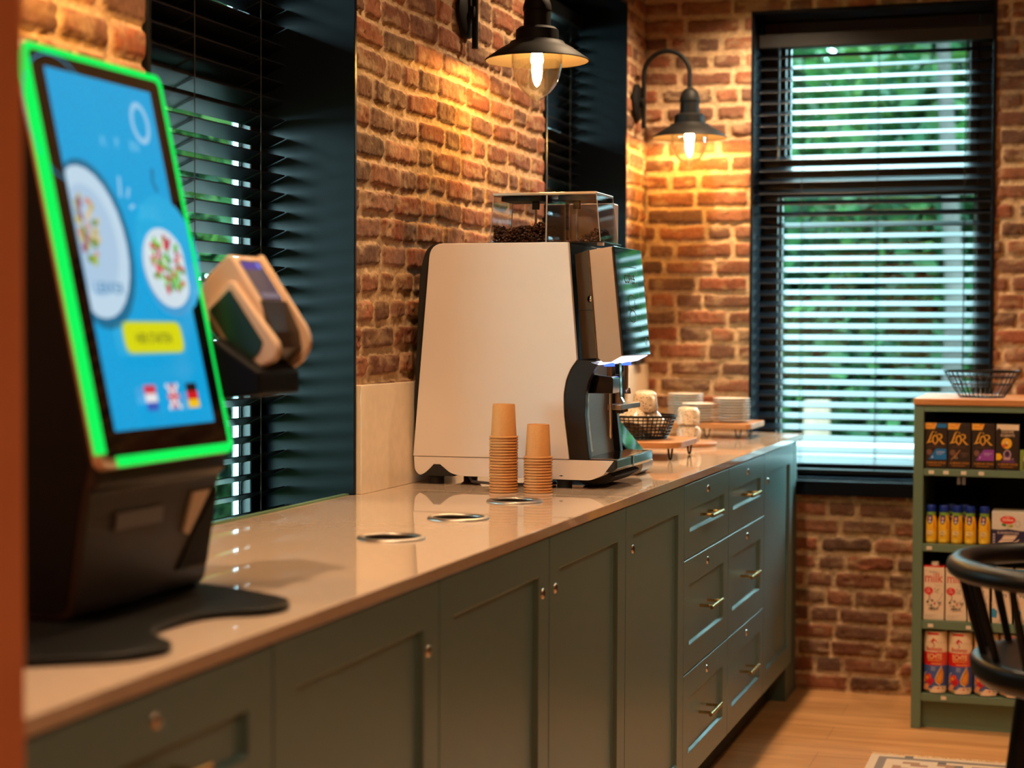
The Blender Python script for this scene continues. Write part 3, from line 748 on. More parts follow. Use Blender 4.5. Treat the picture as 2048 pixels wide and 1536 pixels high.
# ------------------------------------------------------------------ self-order kiosk
KY0, KY1 = 1.895, 2.241
kt, kb = Vector((.313, 0, 1.682)), Vector((.430, 0, 1.149))
ki = thing('order_kiosk', 'black self-order kiosk with tilted blue screen and glowing green edge', 'kiosk', (.28, 2.06, ZC))
kv = (kt - kb).normalized(); kn = Vector((kv.z, 0, -kv.x)); KH = (kt - kb).length; KW = KY1 - KY0
prof = [(.300, 1.690), (.416, 1.155), (.421, 1.128), (.408, 1.118), (.386, .958), (.10, .958), (.13, 1.2), (.235, 1.67)]
MB().prism(rounded(prof, [.012, .004, .006, .004, .02, .02, .05, .02]), KY0, KY1).build('housing', M['kiosk'], ki, bevel=.006, seg=3)
MB().prism(rounded([(.298, 1.68), (.41, 1.155), (.40, 1.118), (.378, .966), (.115, .966), (.14, 1.2), (.24, 1.665)], [.01, .004, .006, .02, .02, .05, .02]), KY0 - .0015, KY0 + .004).build('side_cover', M['kioskside'], ki)
def kface(pts_uv, d0, d1):
    q = MB(); n_ = len(pts_uv)
    f = lambda u, v, d: kb + Vector((0, KY0 + u, 0)) + kv * v + kn * d
    V = [f(u, v, d0) for u, v in pts_uv] + [f(u, v, d1) for u, v in pts_uv]
    return q.add(V, [tuple(range(n_)), tuple(range(2 * n_ - 1, n_ - 1, -1))] + [(i, (i + 1) % n_, (i + 1) % n_ + n_, i + n_) for i in range(n_)])
rr = rounded([(0, 0), (KW, 0), (KW, KH), (0, KH)], .016, 6)
kface(rr, -.014, 0).build('screen_rim', M['termc'], ki, bevel=.002)
# green light strips around the rim
w_ = .0105
led = thing  # strips are parts
for nm, pts in (('left', [(-.0035, .02), (w_, .02), (w_, KH - .012), (-.0035, KH - .016)]), ('right', [(KW - w_, .014), (KW - .001, .014), (KW - .001, KH - .016), (KW - w_, KH - .012)]),
                ('top', [(.014, KH - w_), (KW - .014, KH - w_), (KW - .014, KH - .001), (.014, KH - .001)]), ('bottom', [(.034, .001), (KW - .014, .001), (KW - .014, w_ + .004), (.034, w_ + .004)])):
    kface(pts, -.007 if nm == 'left' else .0, .003).build('light_strip', M['led'], ki, bevel=.001)
for ax, av, a0 in ((w_ + .0065, KH - w_ - .0065, 90), (KW - w_ - .0065, KH - w_ - .0065, 0), (KW - w_ - .0065, w_ + .0065, 270)):
    pts = [(ax + r_ * math.cos(math.radians(a0 + t)), av + r_ * math.sin(math.radians(a0 + t))) for r_, T in ((.016, range(0, 91, 15)), (.0055, range(90, -1, -15))) for t in T]
    kface(pts, .0, .003).build('light_strip', M['led'], ki)
bz = kface(rounded([(w_, w_ + .004), (KW - w_, w_ + .004), (KW - w_, KH - w_), (w_, KH - w_)], .006, 4), .0, .0022).build('bezel_glass', M['screenglass'], ki)
# display image
DX, DY, DW, DH = .041, .046, .264, .470
pr = Print(); S = lambda u: DX + u * DW
T = lambda v: DY + v * DH
BL = (0, 166, 226)
pr.rect(DX, DY, DX + DW, DY + DH, BL)
pr.ring(S(.08), T(.86), .085, .085, .0012, (40, 184, 234)); pr.ell(S(.86), T(.50), .085, .085, (28, 176, 230))
pr.ring(S(.83), T(.895), .0255, .03, .0085, (150, 205, 238))
for u, w2 in ((.42, .011), (.55, .009), (.72, .022)): pr.text({.42: 'K', .55: 'P', .72: 'EN'}[u], S(u), T(.805), w2, (120, 200, 236))
pr.stroke([(S(.50), T(.72)), (S(.48), T(.66))], .006, (150, 206, 236)); pr.stroke([(S(.58), T(.69)), (S(.545), T(.66))], .005, (150, 206, 236)); pr.stroke([(S(.60), T(.64)), (S(.55), T(.63))], .005, (150, 206, 236))
pr.stroke([(S(.86), T(.76)), (S(.84), T(.72)), (S(.87), T(.69))], .008, (20, 120, 170))
def clip_left(P): return [(max(p[0], DX), p[1]) for p in P]
def ellp(x, y, a, b, n=28): return [(x + a * math.cos(2 * PI * k / n), y + b * math.sin(2 * PI * k / n)) for k in range(n)]
pr.poly(clip_left(ellp(S(.14), T(.515), .094, .112)), (18, 110, 150)); pr.poly(clip_left(ellp(S(.12), T(.52), .086, .100)), (196, 222, 240))
pr.poly(clip_left(ellp(S(.12), T(.525), .062, .074)), (176, 206, 232))
rs = random.Random(5)
for _ in range(46):
    a = rs.uniform(0, 6.28); r = rs.random() ** .5
    x = S(.08) + .036 * r * math.cos(a); y = T(.56) + .046 * r * math.sin(a)
    if x > DX + .006: pr.ell(x, y, rs.uniform(.004, .009), rs.uniform(.004, .008), rs.choice([(170, 190, 60), (214, 150, 120), (150, 90, 120), (200, 180, 90), (220, 200, 160), (120, 150, 60)]), 9, a)
pr.poly([(min(p[0], DX + DW), p[1]) for p in ellp(S(.80), T(.445), .068, .062)], (60, 160, 215))
pr.poly([(min(p[0], DX + DW), p[1]) for p in ellp(S(.80), T(.46), .062, .056)], (214, 230, 240))
for _ in range(90):
    a = rs.uniform(0, 6.28); r = rs.random() ** .5
    x = S(.80) + .044 * r * math.cos(a); y = T(.47) + .042 * r * math.sin(a)
    if x < DX + DW - .008: pr.ell(x, y, rs.uniform(.003, .008), rs.uniform(.003, .007), rs.choice([(90, 190, 50), (120, 210, 70), (200, 40, 60), (220, 70, 80), (240, 240, 230), (180, 30, 60), (60, 150, 40)]), 9, a)
pr.text('LEKKER', S(.17), T(.375), .07, (22, 130, 180)); pr.text('SNEL', S(.72), T(.60), .06, (60, 184, 232))
pr.rect(S(.20), T(.205), S(.80), T(.30), (150, 196, 120), .016); pr.rect(S(.215), T(.211), S(.785), T(.294), (222, 222, 14), .015)
pr.text('HIER STARTEN', S(.5), T(.236), .094, (70, 84, 30), h=.014)
fw_, fh_ = .030, .034
for i, (u, cs) in enumerate(((.30, [(54, 92, 190), (238, 236, 238), (214, 60, 80)]), (.72, [(248, 200, 20), (214, 20, 30), (22, 18, 20)]))):
    for k, c in enumerate(cs): pr.rect(S(u), T(.045) + k * fh_ / 3, S(u) + fw_, T(.045) + (k + 1) * fh_ / 3, c)
x0, y0 = S(.52), T(.045); pr.rect(x0, y0, x0 + fw_, y0 + fh_, (70, 90, 170))
pr.stroke([(x0, y0), (x0 + fw_, y0 + fh_)], .006, (240, 238, 240)); pr.stroke([(x0, y0 + fh_), (x0 + fw_, y0)], .006, (240, 238, 240))
pr.rect(x0 + fw_ / 2 - .004, y0, x0 + fw_ / 2 + .004, y0 + fh_, (240, 238, 240)); pr.rect(x0, y0 + fh_ / 2 - .004, x0 + fw_, y0 + fh_ / 2 + .004, (240, 238, 240))
pr.rect(x0 + fw_ / 2 - .0025, y0, x0 + fw_ / 2 + .0025, y0 + fh_, (214, 50, 80)); pr.rect(x0, y0 + fh_ / 2 - .0025, x0 + fw_, y0 + fh_ / 2 + .0025, (214, 50, 80))
pr.build('display', M['prints'], ki, plane_map(kb + Vector((0, KY0, 0)) + kn * .0023, (0, 1, 0), kv), step=.00004)
# lower front details
def kfront(y, z): return .386 + (z - .958) / (1.118 - .958) * .022 + .001
q = MB(); q.add([(kfront(0, z) + d, y, z) for d in (0, .003) for (y, z) in ((1.965, 1.066), (2.085, 1.066), (2.085, 1.088), (1.965, 1.088))], [(0, 1, 2, 3), (7, 6, 5, 4), (0, 1, 5, 4), (1, 2, 6, 5), (2, 3, 7, 6), (3, 0, 4, 7)]); q.build('name_plate', M['grey'], ki)
q = MB(); q.add([(kfront(0, z) + d, y, z) for d in (-.004, .002) for (y, z) in ((2.145, .992), (2.232, .992), (2.238, 1.10), (2.19, 1.05))], [(0, 1, 2, 3), (7, 6, 5, 4), (0, 1, 5, 4), (1, 2, 6, 5), (2, 3, 7, 6), (3, 0, 4, 7)]); q.build('receipt_slot', M['kioskside'], ki)
q = MB(); q.add([(kfront(0, z) + d, y, z) for d in (-.002, .0035) for (y, z) in ((2.150, 1.045), (2.165, 1.04), (2.212, 1.098), (2.165, 1.098))], [(0, 1, 2, 3), (7, 6, 5, 4), (0, 1, 5, 4), (1, 2, 6, 5), (2, 3, 7, 6), (3, 0, 4, 7)]); q.build('slot_highlight', M['termc'], ki)  # cream piece stands in for the highlight on the edge chamfer
pl = [(.08, 1.66), (.44, 1.66), (.50, 1.70), (.555, 1.74), (.575, 1.80), (.555, 1.84), (.515, 1.862), (.495, 1.90), (.49, 1.96), (.495, 2.02), (.515, 2.055), (.555, 2.075), (.57, 2.12), (.555, 2.17), (.50, 2.205), (.44, 2.235), (.38, 2.26), (.08, 2.26)]
MB().prism(rounded(pl, .03, 4), ZC, ZC + .011, 'z').build('base_plate', M['kioskbase'], ki, bevel=.003)
# payment terminal on a bracket at the far side
pt = MB().prism(rounded([(.362, 1.395), (.402, 1.432), (.452, 1.358), (.462, 1.31), (.435, 1.268), (.345, 1.34)], [.012, .008, .01, .01, .01, .02]), 2.285, 2.380).build('payment_terminal', M['termc'], ki, bevel=.003)
MB().prism(rounded([(.404, 1.436), (.482, 1.322), (.487, 1.300), (.470, 1.270), (.41, 1.250), (.36, 1.36)], [.008, .012, .02, .02, .02, .02]), 2.378, 2.390).build('far_cheek', M['termc'], pt, bevel=.002)
MB().prism(rounded([(.370, 1.352), (.412, 1.394), (.486, 1.300), (.483, 1.280), (.433, 1.256)], [.006, .008, .012, .012, .01]), 2.270, 2.288).build('near_cheek', M['termc'], pt, bevel=.003)
MB().prism(rounded([(.378, 1.350), (.411, 1.380), (.464, 1.304), (.458, 1.290), (.434, 1.268)], .004), 2.2685, 2.272).build('cheek_window', M['termg'], pt)
MB().prism([(.449, 1.364), (.470, 1.320), (.474, 1.295), (.440, 1.264), (.42, 1.30)], 2.289, 2.377).build('keypad_well', M['termd'], pt)
a_, b_ = Vector((.402, 0, 1.432)), Vector((.452, 0, 1.358)); dv_ = (a_ - b_).normalized(); nn = Vector((dv_.z, 0, -dv_.x))
pr = Print(); pr.rect(.012, .008, .080, .078, (72, 66, 84), .004); pr.rect(.014, .062, .062, .074, (36, 34, 160)); pr.ell(.066, .069, .006, .006, (110, 130, 250)); pr.rect(.016, .012, .076, .020, (120, 112, 128))
pr.build('terminal_display', M['prints'], pt, plane_map(b_ + Vector((0, 2.287, 0)) + nn * .0012, (0, 1, 0), dv_))
MB().prism([(.30, 1.22), (.30, 1.29), (.40, 1.31), (.474, 1.262), (.474, 1.230), (.42, 1.224)], 2.236, 2.37).build('bracket', M['kioskside'], ki, bevel=.004)

# ------------------------------------------------------------------ wall lamps
def wall_lamp(label):
    t = thing('wall_lamp', label, 'wall lamp', (0, 0, 0), 'black gooseneck wall lamps')
    MB().lathe([(.068, 0), (.068, .008), (.060, .014), (.018, .016), (.018, .03), (.012, .032)], (0, 0, 0), 32, 'x', cap0=True, cap1=True).build('wall_plate', M['bronze'], t, smooth=40)
    P = [(.028, 0, -.095), (.028, 0, .098)] + [(.1135 - .0855 * math.cos(a), 0, .098 + .0855 * math.sin(a)) for a in [PI * k / 18 for k in range(1, 19)]] + [(.199, 0, .032)]
    MB().tube(P, .0085, 12).build('arm', M['bronze'], t, smooth=40)
    X = .200
    MB().lathe([(.009, .048), (.020, .042), (.031, .028), (.0375, .006), (.0375, -.004), (.0355, -.006), (.0357, -.046), (.048, -.048), (.0555, -.055), (.057, -.082), (.070, -.085), (.0745, -.092), (.095, -.103), (.1355, -.131), (.1370, -.134), (.1350, -.1345), (.095, -.1085), (.066, -.098), (.034, -.094)], (X, 0, 0), 48, cap0=True).build('shade', M['bronze'], t, smooth=38)
    MB().lathe([(.1345, -.1352), (.095, -.1094), (.0665, -.0992), (.034, -.095), (.0001, -.095)], (X, 0, 0), 48).build('shade_lining', M['shadein'], t, smooth=40)
    G = [(.0665, -.105), (.0672, -.125), (.0655, -.150), (.0600, -.175), (.0500, -.198), (.036, -.216), (.020, -.229), (.009, -.2365), (.004, -.241), (.0001, -.2425)]
    MB().lathe(G, (X, 0, 0), 40).lathe([(max(.0001, r - .0022), h + .001) for r, h in G], (X, 0, 0), 40).build('glass_globe', M['glass'], t, smooth=60)
    MB().lathe([(.0001, -.149), (.007, -.1475), (.0135, -.143), (.0165, -.136), (.0165, -.128), (.0135, -.114), (.009, -.102), (.008, -.096)], (X, 0, 0), 24).build('bulb', M['bulb'], t, smooth=60)
    MB().tube([(X, 0, -.094), (X, 0, -.105)], .0095, 14).build('bulb_holder', M['bronze'], t)
    return t
L1 = wall_lamp('black gooseneck wall lamp with lit glass globe above the coffee machine')
L1.location = (.004, 4.42, 2.160)
dup(L1, (.004, 6.30, 2.155), 'black gooseneck wall lamp in the far corner beside the end window', group='black gooseneck wall lamps')
dup(L1, (.004, 2.32, 2.160), 'black gooseneck wall lamp on the brick above the ordering kiosk', group='black gooseneck wall lamps')

# wall socket
o = MB().box(.0005, .03, 6.228, 6.335, 1.1965, 1.238).build('wall_socket', M['blackm'], bevel=.004); tag(recentre(o, (.0, 6.28, 1.2)), 'small black socket box on top of the stone upstand behind the machine', 'socket')

# ------------------------------------------------------------------ tablet stand behind the machine
ts = thing('tablet_stand', 'small black tilted terminal with teal edge behind the drip tray', 'terminal', (.43, 4.47, ZC))
MB().prism(rounded([(.476, .990), (.385, 1.096), (.374, 1.088), (.372, 1.05), (.42, .985)], [.006, .006, .006, .02, .02]), 4.415, 4.56).build('housing', M['glossblk'], ts, bevel=.002)
a_, b_ = Vector((.385, 0, 1.096)), Vector((.476, 0, .990)); dv_ = (a_ - b_).normalized(); nn = Vector((dv_.z, 0, -dv_.x))
pr = Print(); pr.rect(.008, .014, .137, .128, (14, 20, 22)); pr.rect(.020, .07, .125, .072, (70, 110, 110)); pr.rect(.020, .03, .125, .032, (70, 110, 110))
pr.build('display', M['screenglass'], ts, plane_map(b_ + Vector((0, 4.415, 0)) + nn * .0008, (0, 1, 0), dv_))
MB().prism(rounded([(.40, ZC), (.475, ZC), (.492, .962), (.492, .982), (.45, .992), (.41, .985)], [.005, .015, .015, .005, .005, .01]), 4.43, 4.545).build('base', M['steel'], ts, smooth=30)

# ------------------------------------------------------------------ boards, basket, mugs, saucers
def hairpin(x, y, ztop, parent, w):
    MB().tube([(x - w, y, ztop), (x - w * .6, y, ZC + .010), (x - w * .3, y, ZC + .0045), (x, y, ZC + .0035), (x + w * .3, y, ZC + .0045), (x + w * .6, y, ZC + .010), (x + w, y, ztop)], .003, 8).build('leg', M['black'], parent, smooth=50)
b1 = thing('serving_board', 'oval wooden board on black hairpin legs carrying the basket of mugs', 'serving board', (.28, 5.07, ZC))
MB().prism(rounded([(.10, 4.92), (.475, 4.92), (.475, 5.24), (.10, 5.24)], .07, 8), .983, 1.001, 'z').build('board', M['board'], b1, bevel=.003)
for x, y in ((.447, 4.95), (.14, 4.95), (.447, 5.21), (.14, 5.21)): hairpin(x, y, .983, b1, .006)
b2 = thing('serving_board', 'round low wooden board carrying two stacked speckled mugs', 'serving board', (.330, 5.63, ZC))
MB().lathe([(.0001, 0), (.112, 0), (.115, .003), (.115, .011), (.112, .0135), (.0001, .0135)], (.330, 5.63, ZC), 40).build('board', M['board'], b2, smooth=40)
b3 = thing('serving_board', 'wooden riser on black hairpin legs carrying three stacks of saucers', 'serving board', (.28, 6.14, ZC))
MB().prism(rounded([(.06, 6.0), (.492, 6.0), (.492, 6.29), (.06, 6.29)], .03, 5), .982, 1.001, 'z').build('board', M['board'], b3, bevel=.003)
for x, y in ((.44, 6.04), (.33, 6.04), (.12, 6.04), (.44, 6.26), (.12, 6.26)): hairpin(x, y, .982, b3, .011)

def wire_basket(name, label, c, r0, r1, h, nv, rings, oval=1.0, wr=.0018):
    t = thing(name, label, 'basket', c)
    q = MB(); E = lambda r, a, z: (c[0] + r * math.cos(a), c[1] + r * oval * math.sin(a), c[2] + z)
    prof = lambda f: r0 + (r1 - r0) * f ** .9
    MB().tube([E(r1, 2 * PI * k / 40, h) for k in range(40)], wr * 1.8, 6, closed=True).build('rim', M['black'], t, smooth=60)
    for f in rings: q.tube([E(prof(f), 2 * PI * k / 40, max(h * f, wr * 1.2)) for k in range(40)], wr, 5, closed=True)
    for k in range(nv): q.tube([E(.01, 2 * PI * k / nv, wr)] + [E(prof(f), 2 * PI * k / nv, max(wr, h * f)) for f in (0, .25, .5, .75, 1)], wr * .8, 5)
    q.build('wires', M['black'], t, smooth=60); return t
wire_basket('wire_basket', 'black wire basket heaped with upturned mugs on the hairpin-leg board', (.325, 5.075, 1.0015), .080, .108, .068, 46, (0, .14, .28, .42, .56, .7, .85), 1.0, .0021)
wire_basket('wire_basket', 'empty black wire bowl on top of the green shelf unit', (1.253, 6.10, 1.1015), .072, .124, .088, 34, (0, .5, .78), .95)

def speckled(name, base, spot, n, seed):
    m, nt, out = new_mat(name); b = nt.nodes.new('ShaderNodeBsdfPrincipled'); b.inputs['Roughness'].default_value = .2
    tc = nt.nodes.new('ShaderNodeTexCoord'); vo = nt.nodes.new('ShaderNodeTexVoronoi'); vo.inputs['Scale'].default_value = n
    nt.links.new(tc.outputs['Object'], vo.inputs['Vector']); r = nt.nodes.new('ShaderNodeValToRGB'); r.color_ramp.interpolation = 'CONSTANT'
    r.color_ramp.elements[0].color = lin(spot) + (1,); r.color_ramp.elements[1].color = lin(base) + (1,); r.color_ramp.elements[1].position = .27
    nt.links.new(vo.outputs['Distance'], r.inputs[0]); nt.links.new(r.outputs[0], b.inputs['Base Color']); nt.links.new(b.outputs[0], out.inputs[0]); return m
M['speck'] = speckled('speckled_ceramic', (224, 204, 180), (120, 82, 58), 150, 1)
# upside-down mug, local
mg = thing('mug', '', 'mug', (0, 0, 0))
MB().lathe([(.0001, .056), (.024, .056), (.030, .053), (.034, .045), (.038, .004), (.0375, 0), (.0345, .001), (.031, .046), (.0001, .05)], (0, 0, 0), 28).build('body', M['speck'], mg, smooth=50)
MB().tube([(.034, 0, .046), (.052, 0, .046), (.060, 0, .036), (.060, 0, .022), (.052, 0, .012), (.036, 0, .012)], .0048, 8).build('handle', M['white'], mg, smooth=60)
mg.location = (.353, 5.62, ZC + .0138); mg['label'] = 'speckled white mug, lower of the two stacked on the round board'; mg['group'] = 'speckled white mugs'
mg.rotation_euler = (0, 0, math.radians(-38))
dup(mg, (.353, 5.62, ZC + .0138 + .0565), 'speckled white mug, upper of the two stacked on the round board', math.radians(-44))
c0 = (.325, 5.075)
for a, t, zz, s in ((-100, 36, 1.0325, 'at the front'), (20, 34, 1.0315, 'at the right'), (140, 36, 1.0325, 'at the rear left')):
    c = dup(mg, (c0[0] + .047 * math.cos(math.radians(a)), c0[1] + .047 * math.sin(math.radians(a)), zz), 'white mug tilted in the black wire basket, %s of the heap' % s)
    c.rotation_euler = (math.radians(t), 0, math.radians(a + 270))
c = dup(mg, (.343, 5.072, 1.0865), 'white mug lying upside down on top of the heap in the black wire basket'); c.rotation_euler = (.06, .12, -.9)
sa = MB().lathe([(.0001, .0016), (.030, .0014), (.036, .003), (.060, .0088), (.0630, .0098), (.0650, .0092), (.0652, .0076), (.0630, .0064), (.050, .0045), (.036, .0), (.0001, 0)], (0, 0, 0), 36).build('saucer', M['white'], smooth=45)
tag(sa, '', 'saucer', 'white saucers stacked on the wooden riser')
first = True
for (x, y, n, txt) in ((.405, 6.10, 9, 'right stack on the riser'), (.300, 6.065, 7, 'middle stack on the riser'), (.215, 6.215, 10, 'rear left stack on the riser')):
    for k in range(n):
        c = sa if first else sa.copy()
        if not first: COL.objects.link(c)
        first = False
        c.location = (x + random.uniform(-.001, .001), y + random.uniform(-.001, .001), 1.0012 + k * .0094)
        i = n - 1 - k
        c['label'] = ('white saucer, topmost of the ' + txt) if i == 0 else ('white saucer, lowest of the ' + txt) if k == 0 else 'white saucer, %s from the top of the %s' % (ORD[i], txt)

# ------------------------------------------------------------------ shelf unit with groceries
SX0, SX1, SY, SYB = 1.044, 2.02, 5.955, 6.455
su = thing('shelf_unit', 'sage green shelf unit with wooden top full of groceries', 'shelf', ((SX0 + SX1) / 2, (SY + SYB) / 2, 0))
MB().box(SX0 - .002, SX1 + .002, SY - .006, SYB, 1.079, 1.1005).build('wooden_top', M['shelfwood'], su, bevel=.003)
SHZ = [(.845, .868), (.593, .618), (.335, .363), (.094, .1185)]
for x0 in (SX0, SX1 - .032):
    MB().box(x0, x0 + .032, SY, SYB, 0, 1.0785).build('side_panel', M['shelfgreen'], su, bevel=.002)
q = MB().box(SX0 + .0325, SX1 - .0325, SY + .001, SY + .02, 1.058, 1.0785); q.build('top_rail', M['shelfgreen'], su)
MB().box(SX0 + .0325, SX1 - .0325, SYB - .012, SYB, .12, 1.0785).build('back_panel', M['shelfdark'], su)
for z0, z1 in SHZ: MB().box(SX0 + .0325, SX1 - .0325, SY + .001, SYB - .0125, z0, z1).build('shelf_board', M['shelfgreen'], su, bevel=.0015)
MB().box(SX0 + .0325, SX1 - .0325, SY + .035, SY + .055, .0, .0935).build('plinth', M['shelfgreen'], su)
def price(xc, z0, txt, w=.017):
    tgp = MB().box(xc - w / 2, xc + w / 2, SY - .0012, SY + .0009, z0 + .006, z0 + .0175).build('price_tag', M['capw'], su)
    pr = Print(); pr.text(txt, xc, z0 + .0095, w * .78, (196, 70, 60)); pr.build('lettering', M['print'], tgp, plane_map((0, SY - .00125, 0), (1, 0, 0), (0, 0, 1)))
for x, z, s in ((1.102, .845, '€ 4,10'), (1.149, .845, '€ 4,10'), (1.206, .845, '€ 4,10'), (1.262, .845, '€ 4,50'), (1.098, .593, '€ 2,75'), (1.270, .593, '€ 6,95'), (1.105, .335, '€ 1,95'), (1.228, .335, '€ 2,15'), (1.150, .096, '€ 1,75')): price(x, z, s)
for x in (1.190, 1.206):
    MB().box(x - .0055, x + .0055, SY + .006, SY + .0075, .818, .8455).build('hang_tag', M['grey'], su)

FY = SY + .016                               # product fronts
def front_map(x, z): return plane_map((x, FY - .0002, z), (1, 0, 0), (0, 0, 1))
GOLD = (232, 168, 52)
def lor_logo(p, w):
    """flowing gold L'OR lettering, drawn in a box w wide"""
    k = w / .066
    Q = lambda P: [(a * k, b * k) for a, b in P]
    W = lambda L: [x * k for x in L]
    p.stroke(Q([(.030, .049), (.022, .047), (.017, .036), (.013, .022), (.008, .012), (.001, .006)]), W([.001, .003, .0042, .0048, .004, .001]), GOLD)
    p.stroke(Q([(.003, .010), (.012, .0105), (.020, .0135), (.024, .016)]), W([.002, .004, .003, .001]), GOLD)
    p.stroke(Q([(.0345, .047), (.033, .041)]), W([.004, .001]), GOLD)
    p.ring(.0315 * k, .0205 * k, .0105 * k, .0165 * k, .0042 * k, GOLD)
    p.poly(Q([(.026, .008), (.037, .008), (.0315, .000)]), (220, 130, 70))
    p.stroke(Q([(.036, .036), (.045, .040), (.0525, .037), (.054, .029), (.048, .023), (.043, .0215), (.050, .015), (.058, .006), (.065, .004)]), W([.002, .003, .0045, .0052, .004, .003, .0046, .0055, .001]), GOLD)
def capsule_box(label, x, wdt, kind, col=None):
    t = thing('capsule_box', label, 'box', (x + wdt / 2, FY + .035, .8685), 'coffee capsule boxes on the top shelf')
    h = .1515
    bx_ = MB().box(x, x + wdt, FY, FY + .07, .8685, .8685 + h).build('carton', mat_dark, t, bevel=.001)
    p = Print(); 
    if kind == 'gold':
        p.poly([(0, h - .021), (.033, h - .021), (.0405, h - .001), (0, h - .001)], (236, 168, 62)); p.text('Nieuw', .016, h - .0135, .020, (190, 90, 30)); p.rect(.026, h - .007, .031, h - .003, (214, 60, 40))
        if col == 'blue': p.poly([(.037, h - .016), (.042, h - .003), (wdt - .001, h - .003), (wdt - .001, h - .016)], (16, 112, 184))
        else: p.rect(.046, h - .007, wdt - .004, h - .005, (70, 48, 40))
        n0 = len(p.L); lor_logo(p, .062)
        p.L[n0:] = [([(a + .005, b + .077) for a, b in V], F, c) for V, F, c in p.L[n0:]]
        p.text('ESPRESSO', wdt / 2, .0705, .046, (96, 64, 46), h=.0048)
        cc = {'blue': (14, 110, 186), 'black': (44, 30, 26), 'violet': (142, 60, 160)}[col]
        p.ell(.016, .054, .009, .010, (120, 80, 66))
        if col == 'black':
            p.stroke([(.011, .030), (.026, .045), (.040, .063)], [.003, .005, .003], (170, 112, 70)); p.text('RISTRETTO', .055, .050, .024, (150, 110, 90)); p.lines(.044, .066, .046, 2, .004, .0012, (120, 86, 70))
            p.text('11', .027, .033, .007, (220, 200, 180))
        else:
            p.poly([(.013, .030), (wdt - .002, .030), (wdt - .002, .066), (.038, .066)], cc); p.text('LUNGO' if col == 'blue' else 'SPLENDENTE', .052, .052, .026, (220, 210, 225)); p.lines(.040, .066, .048, 1, .004, .0012, (200, 190, 215))
            p.text('7' if col == 'violet' else '6', .026, .035, .005, (240, 230, 240))
    else:
        p.poly([(.002, h - .020), (.009, h - .013), (.017, h - .020), (wdt - .001, h - .020), (wdt - .001, h - .001), (.002, h - .001)], (232, 206, 178))
        p.text('DOUWE', wdt / 2, .122, .038, (226, 196, 166), h=.008); p.text('EGBERTS', wdt / 2, .1105, .043, (226, 196, 166), h=.008)
        p.ell(.034, .088, .0165, .018, (234, 172, 40)); p.ell(.026, .080, .006, .006, (214, 84, 40)); p.stroke([(.034, .098), (.032, .088), (.036, .078)], [.002, .006, .004], (120, 70, 40)); p.ell(.034, .091, .003, .005, (240, 220, 200))
        p.ell(.036, .052, .012, .015, (120, 70, 130)); p.ell(.036, .054, .0065, .009, (50, 34, 54)); p.rect(.024, .026, .046, .042, (186, 150, 150)); p.ring(.036, .052, .012, .015, .0025, (206, 176, 186)); p.poly([(.014, .026), (.024, .034), (.048, .034), (.060, .030), (.064, .024)], (96, 44, 106))
        p.poly([(.001, .033), (.014, .033), (.021, .043), (.014, .055), (.001, .055)], (238, 178, 26))
        p.text('10', .053, .034, .007, (200, 150, 190))
    p.rect(.003, .007, wdt - .003, .025, (62, 38, 22)); p.text('ALUMINIUM', wdt * .32, .0165, wdt * .44, (206, 134, 32), h=.0062); p.text('CAPSULES', wdt * .77, .0165, wdt * .38, (206, 134, 32), h=.0062); p.rect(wdt * .2, .0095, wdt * .75, .012, (170, 104, 30))
    p.build('printed_front', M['print'], bx_, front_map(x, .8685)); return t
mat_dark = mat('carton_dark', (44, 30, 25), .45)
capsule_box('dark capsule box with gold logo and blue panel, first on top shelf', 1.0775, .073, 'gold', 'blue')
capsule_box('dark capsule box with gold logo and thin brown diagonal stripe', 1.1530, .073, 'gold', 'black')
capsule_box('dark capsule box with gold logo and violet panel', 1.2300, .073, 'gold', 'violet')
capsule_box('dark capsule box with cream band, white lettering and yellow tag', 1.3065, .0735, 'de')
tb_ = thing('tea_box', 'small green carton at the right edge of the top shelf', 'box', (1.42, FY + .035, .8685))
cb = MB().box(1.3830, 1.455, FY, FY + .06, .8685, .935).build('carton', mat('carton_green', (126, 146, 60), .5), tb_, bevel=.001)
p = Print(); p.rect(.008, .004, .068, .048, (112, 92, 70)); p.ring(.036, .04, .026, .02, .003, (220, 210, 170)); p.ell(.04, .036, .014, .012, (70, 110, 50)); p.build('printed_front', M['print'], cb, front_map(1.383, .8685))
# dairy bottles
def bottle_geo():
    return [(.0001, 0), (.0165, 0), (.0188, .003), (.0192, .012), (.0192, .055), (.0188, .070), (.0165, .084), (.0135, .094), (.0128, .098)]
bt = thing('drink_bottle', '', 'bottle', (0, 0, .6185), 'yellow drink bottles on the second shelf')
m_by = mat('bottle_yellow', (238, 186, 44), .3)
bb = MB().lathe(bottle_geo(), (0, 0, .6185), 28).build('body', m_by, bt, smooth=50)
cp = MB().lathe([(.0128, .1035), (.0152, .104), (.0158, .106), (.0158, .1235), (.0145, .126), (.0001, .1262)], (0, 0, .6185), 24).build('cap', M['plastic_blue'], bt, smooth=40)
MB().lathe([(.0128, .093), (.0148, .0945), (.0148, .1035), (.0128, .1042)], (0, 0, .6185), 24).build('neck_band', mat('band_green', (122, 164, 58), .5), bt, smooth=40)
def brad(z):
    g = bottle_geo(); r = .0192
    for (r0, z0), (r1_, z1) in zip(g, g[1:]):
        if z0 <= z <= z1: return r0 + (r1_ - r0) * (z - z0) / max(1e-6, z1 - z0) + .0002
    return .013
p = Print(); p.poly([(-.0075, .0965), (.0075, .0965), (.0095, .080), (.006, .068), (0, .064), (-.006, .068), (-.0095, .080)], (26, 30, 92)); p.ell(0, .083, .0045, .006, (206, 150, 150)); p.ell(0, .072, .0045, .003, (220, 214, 230))
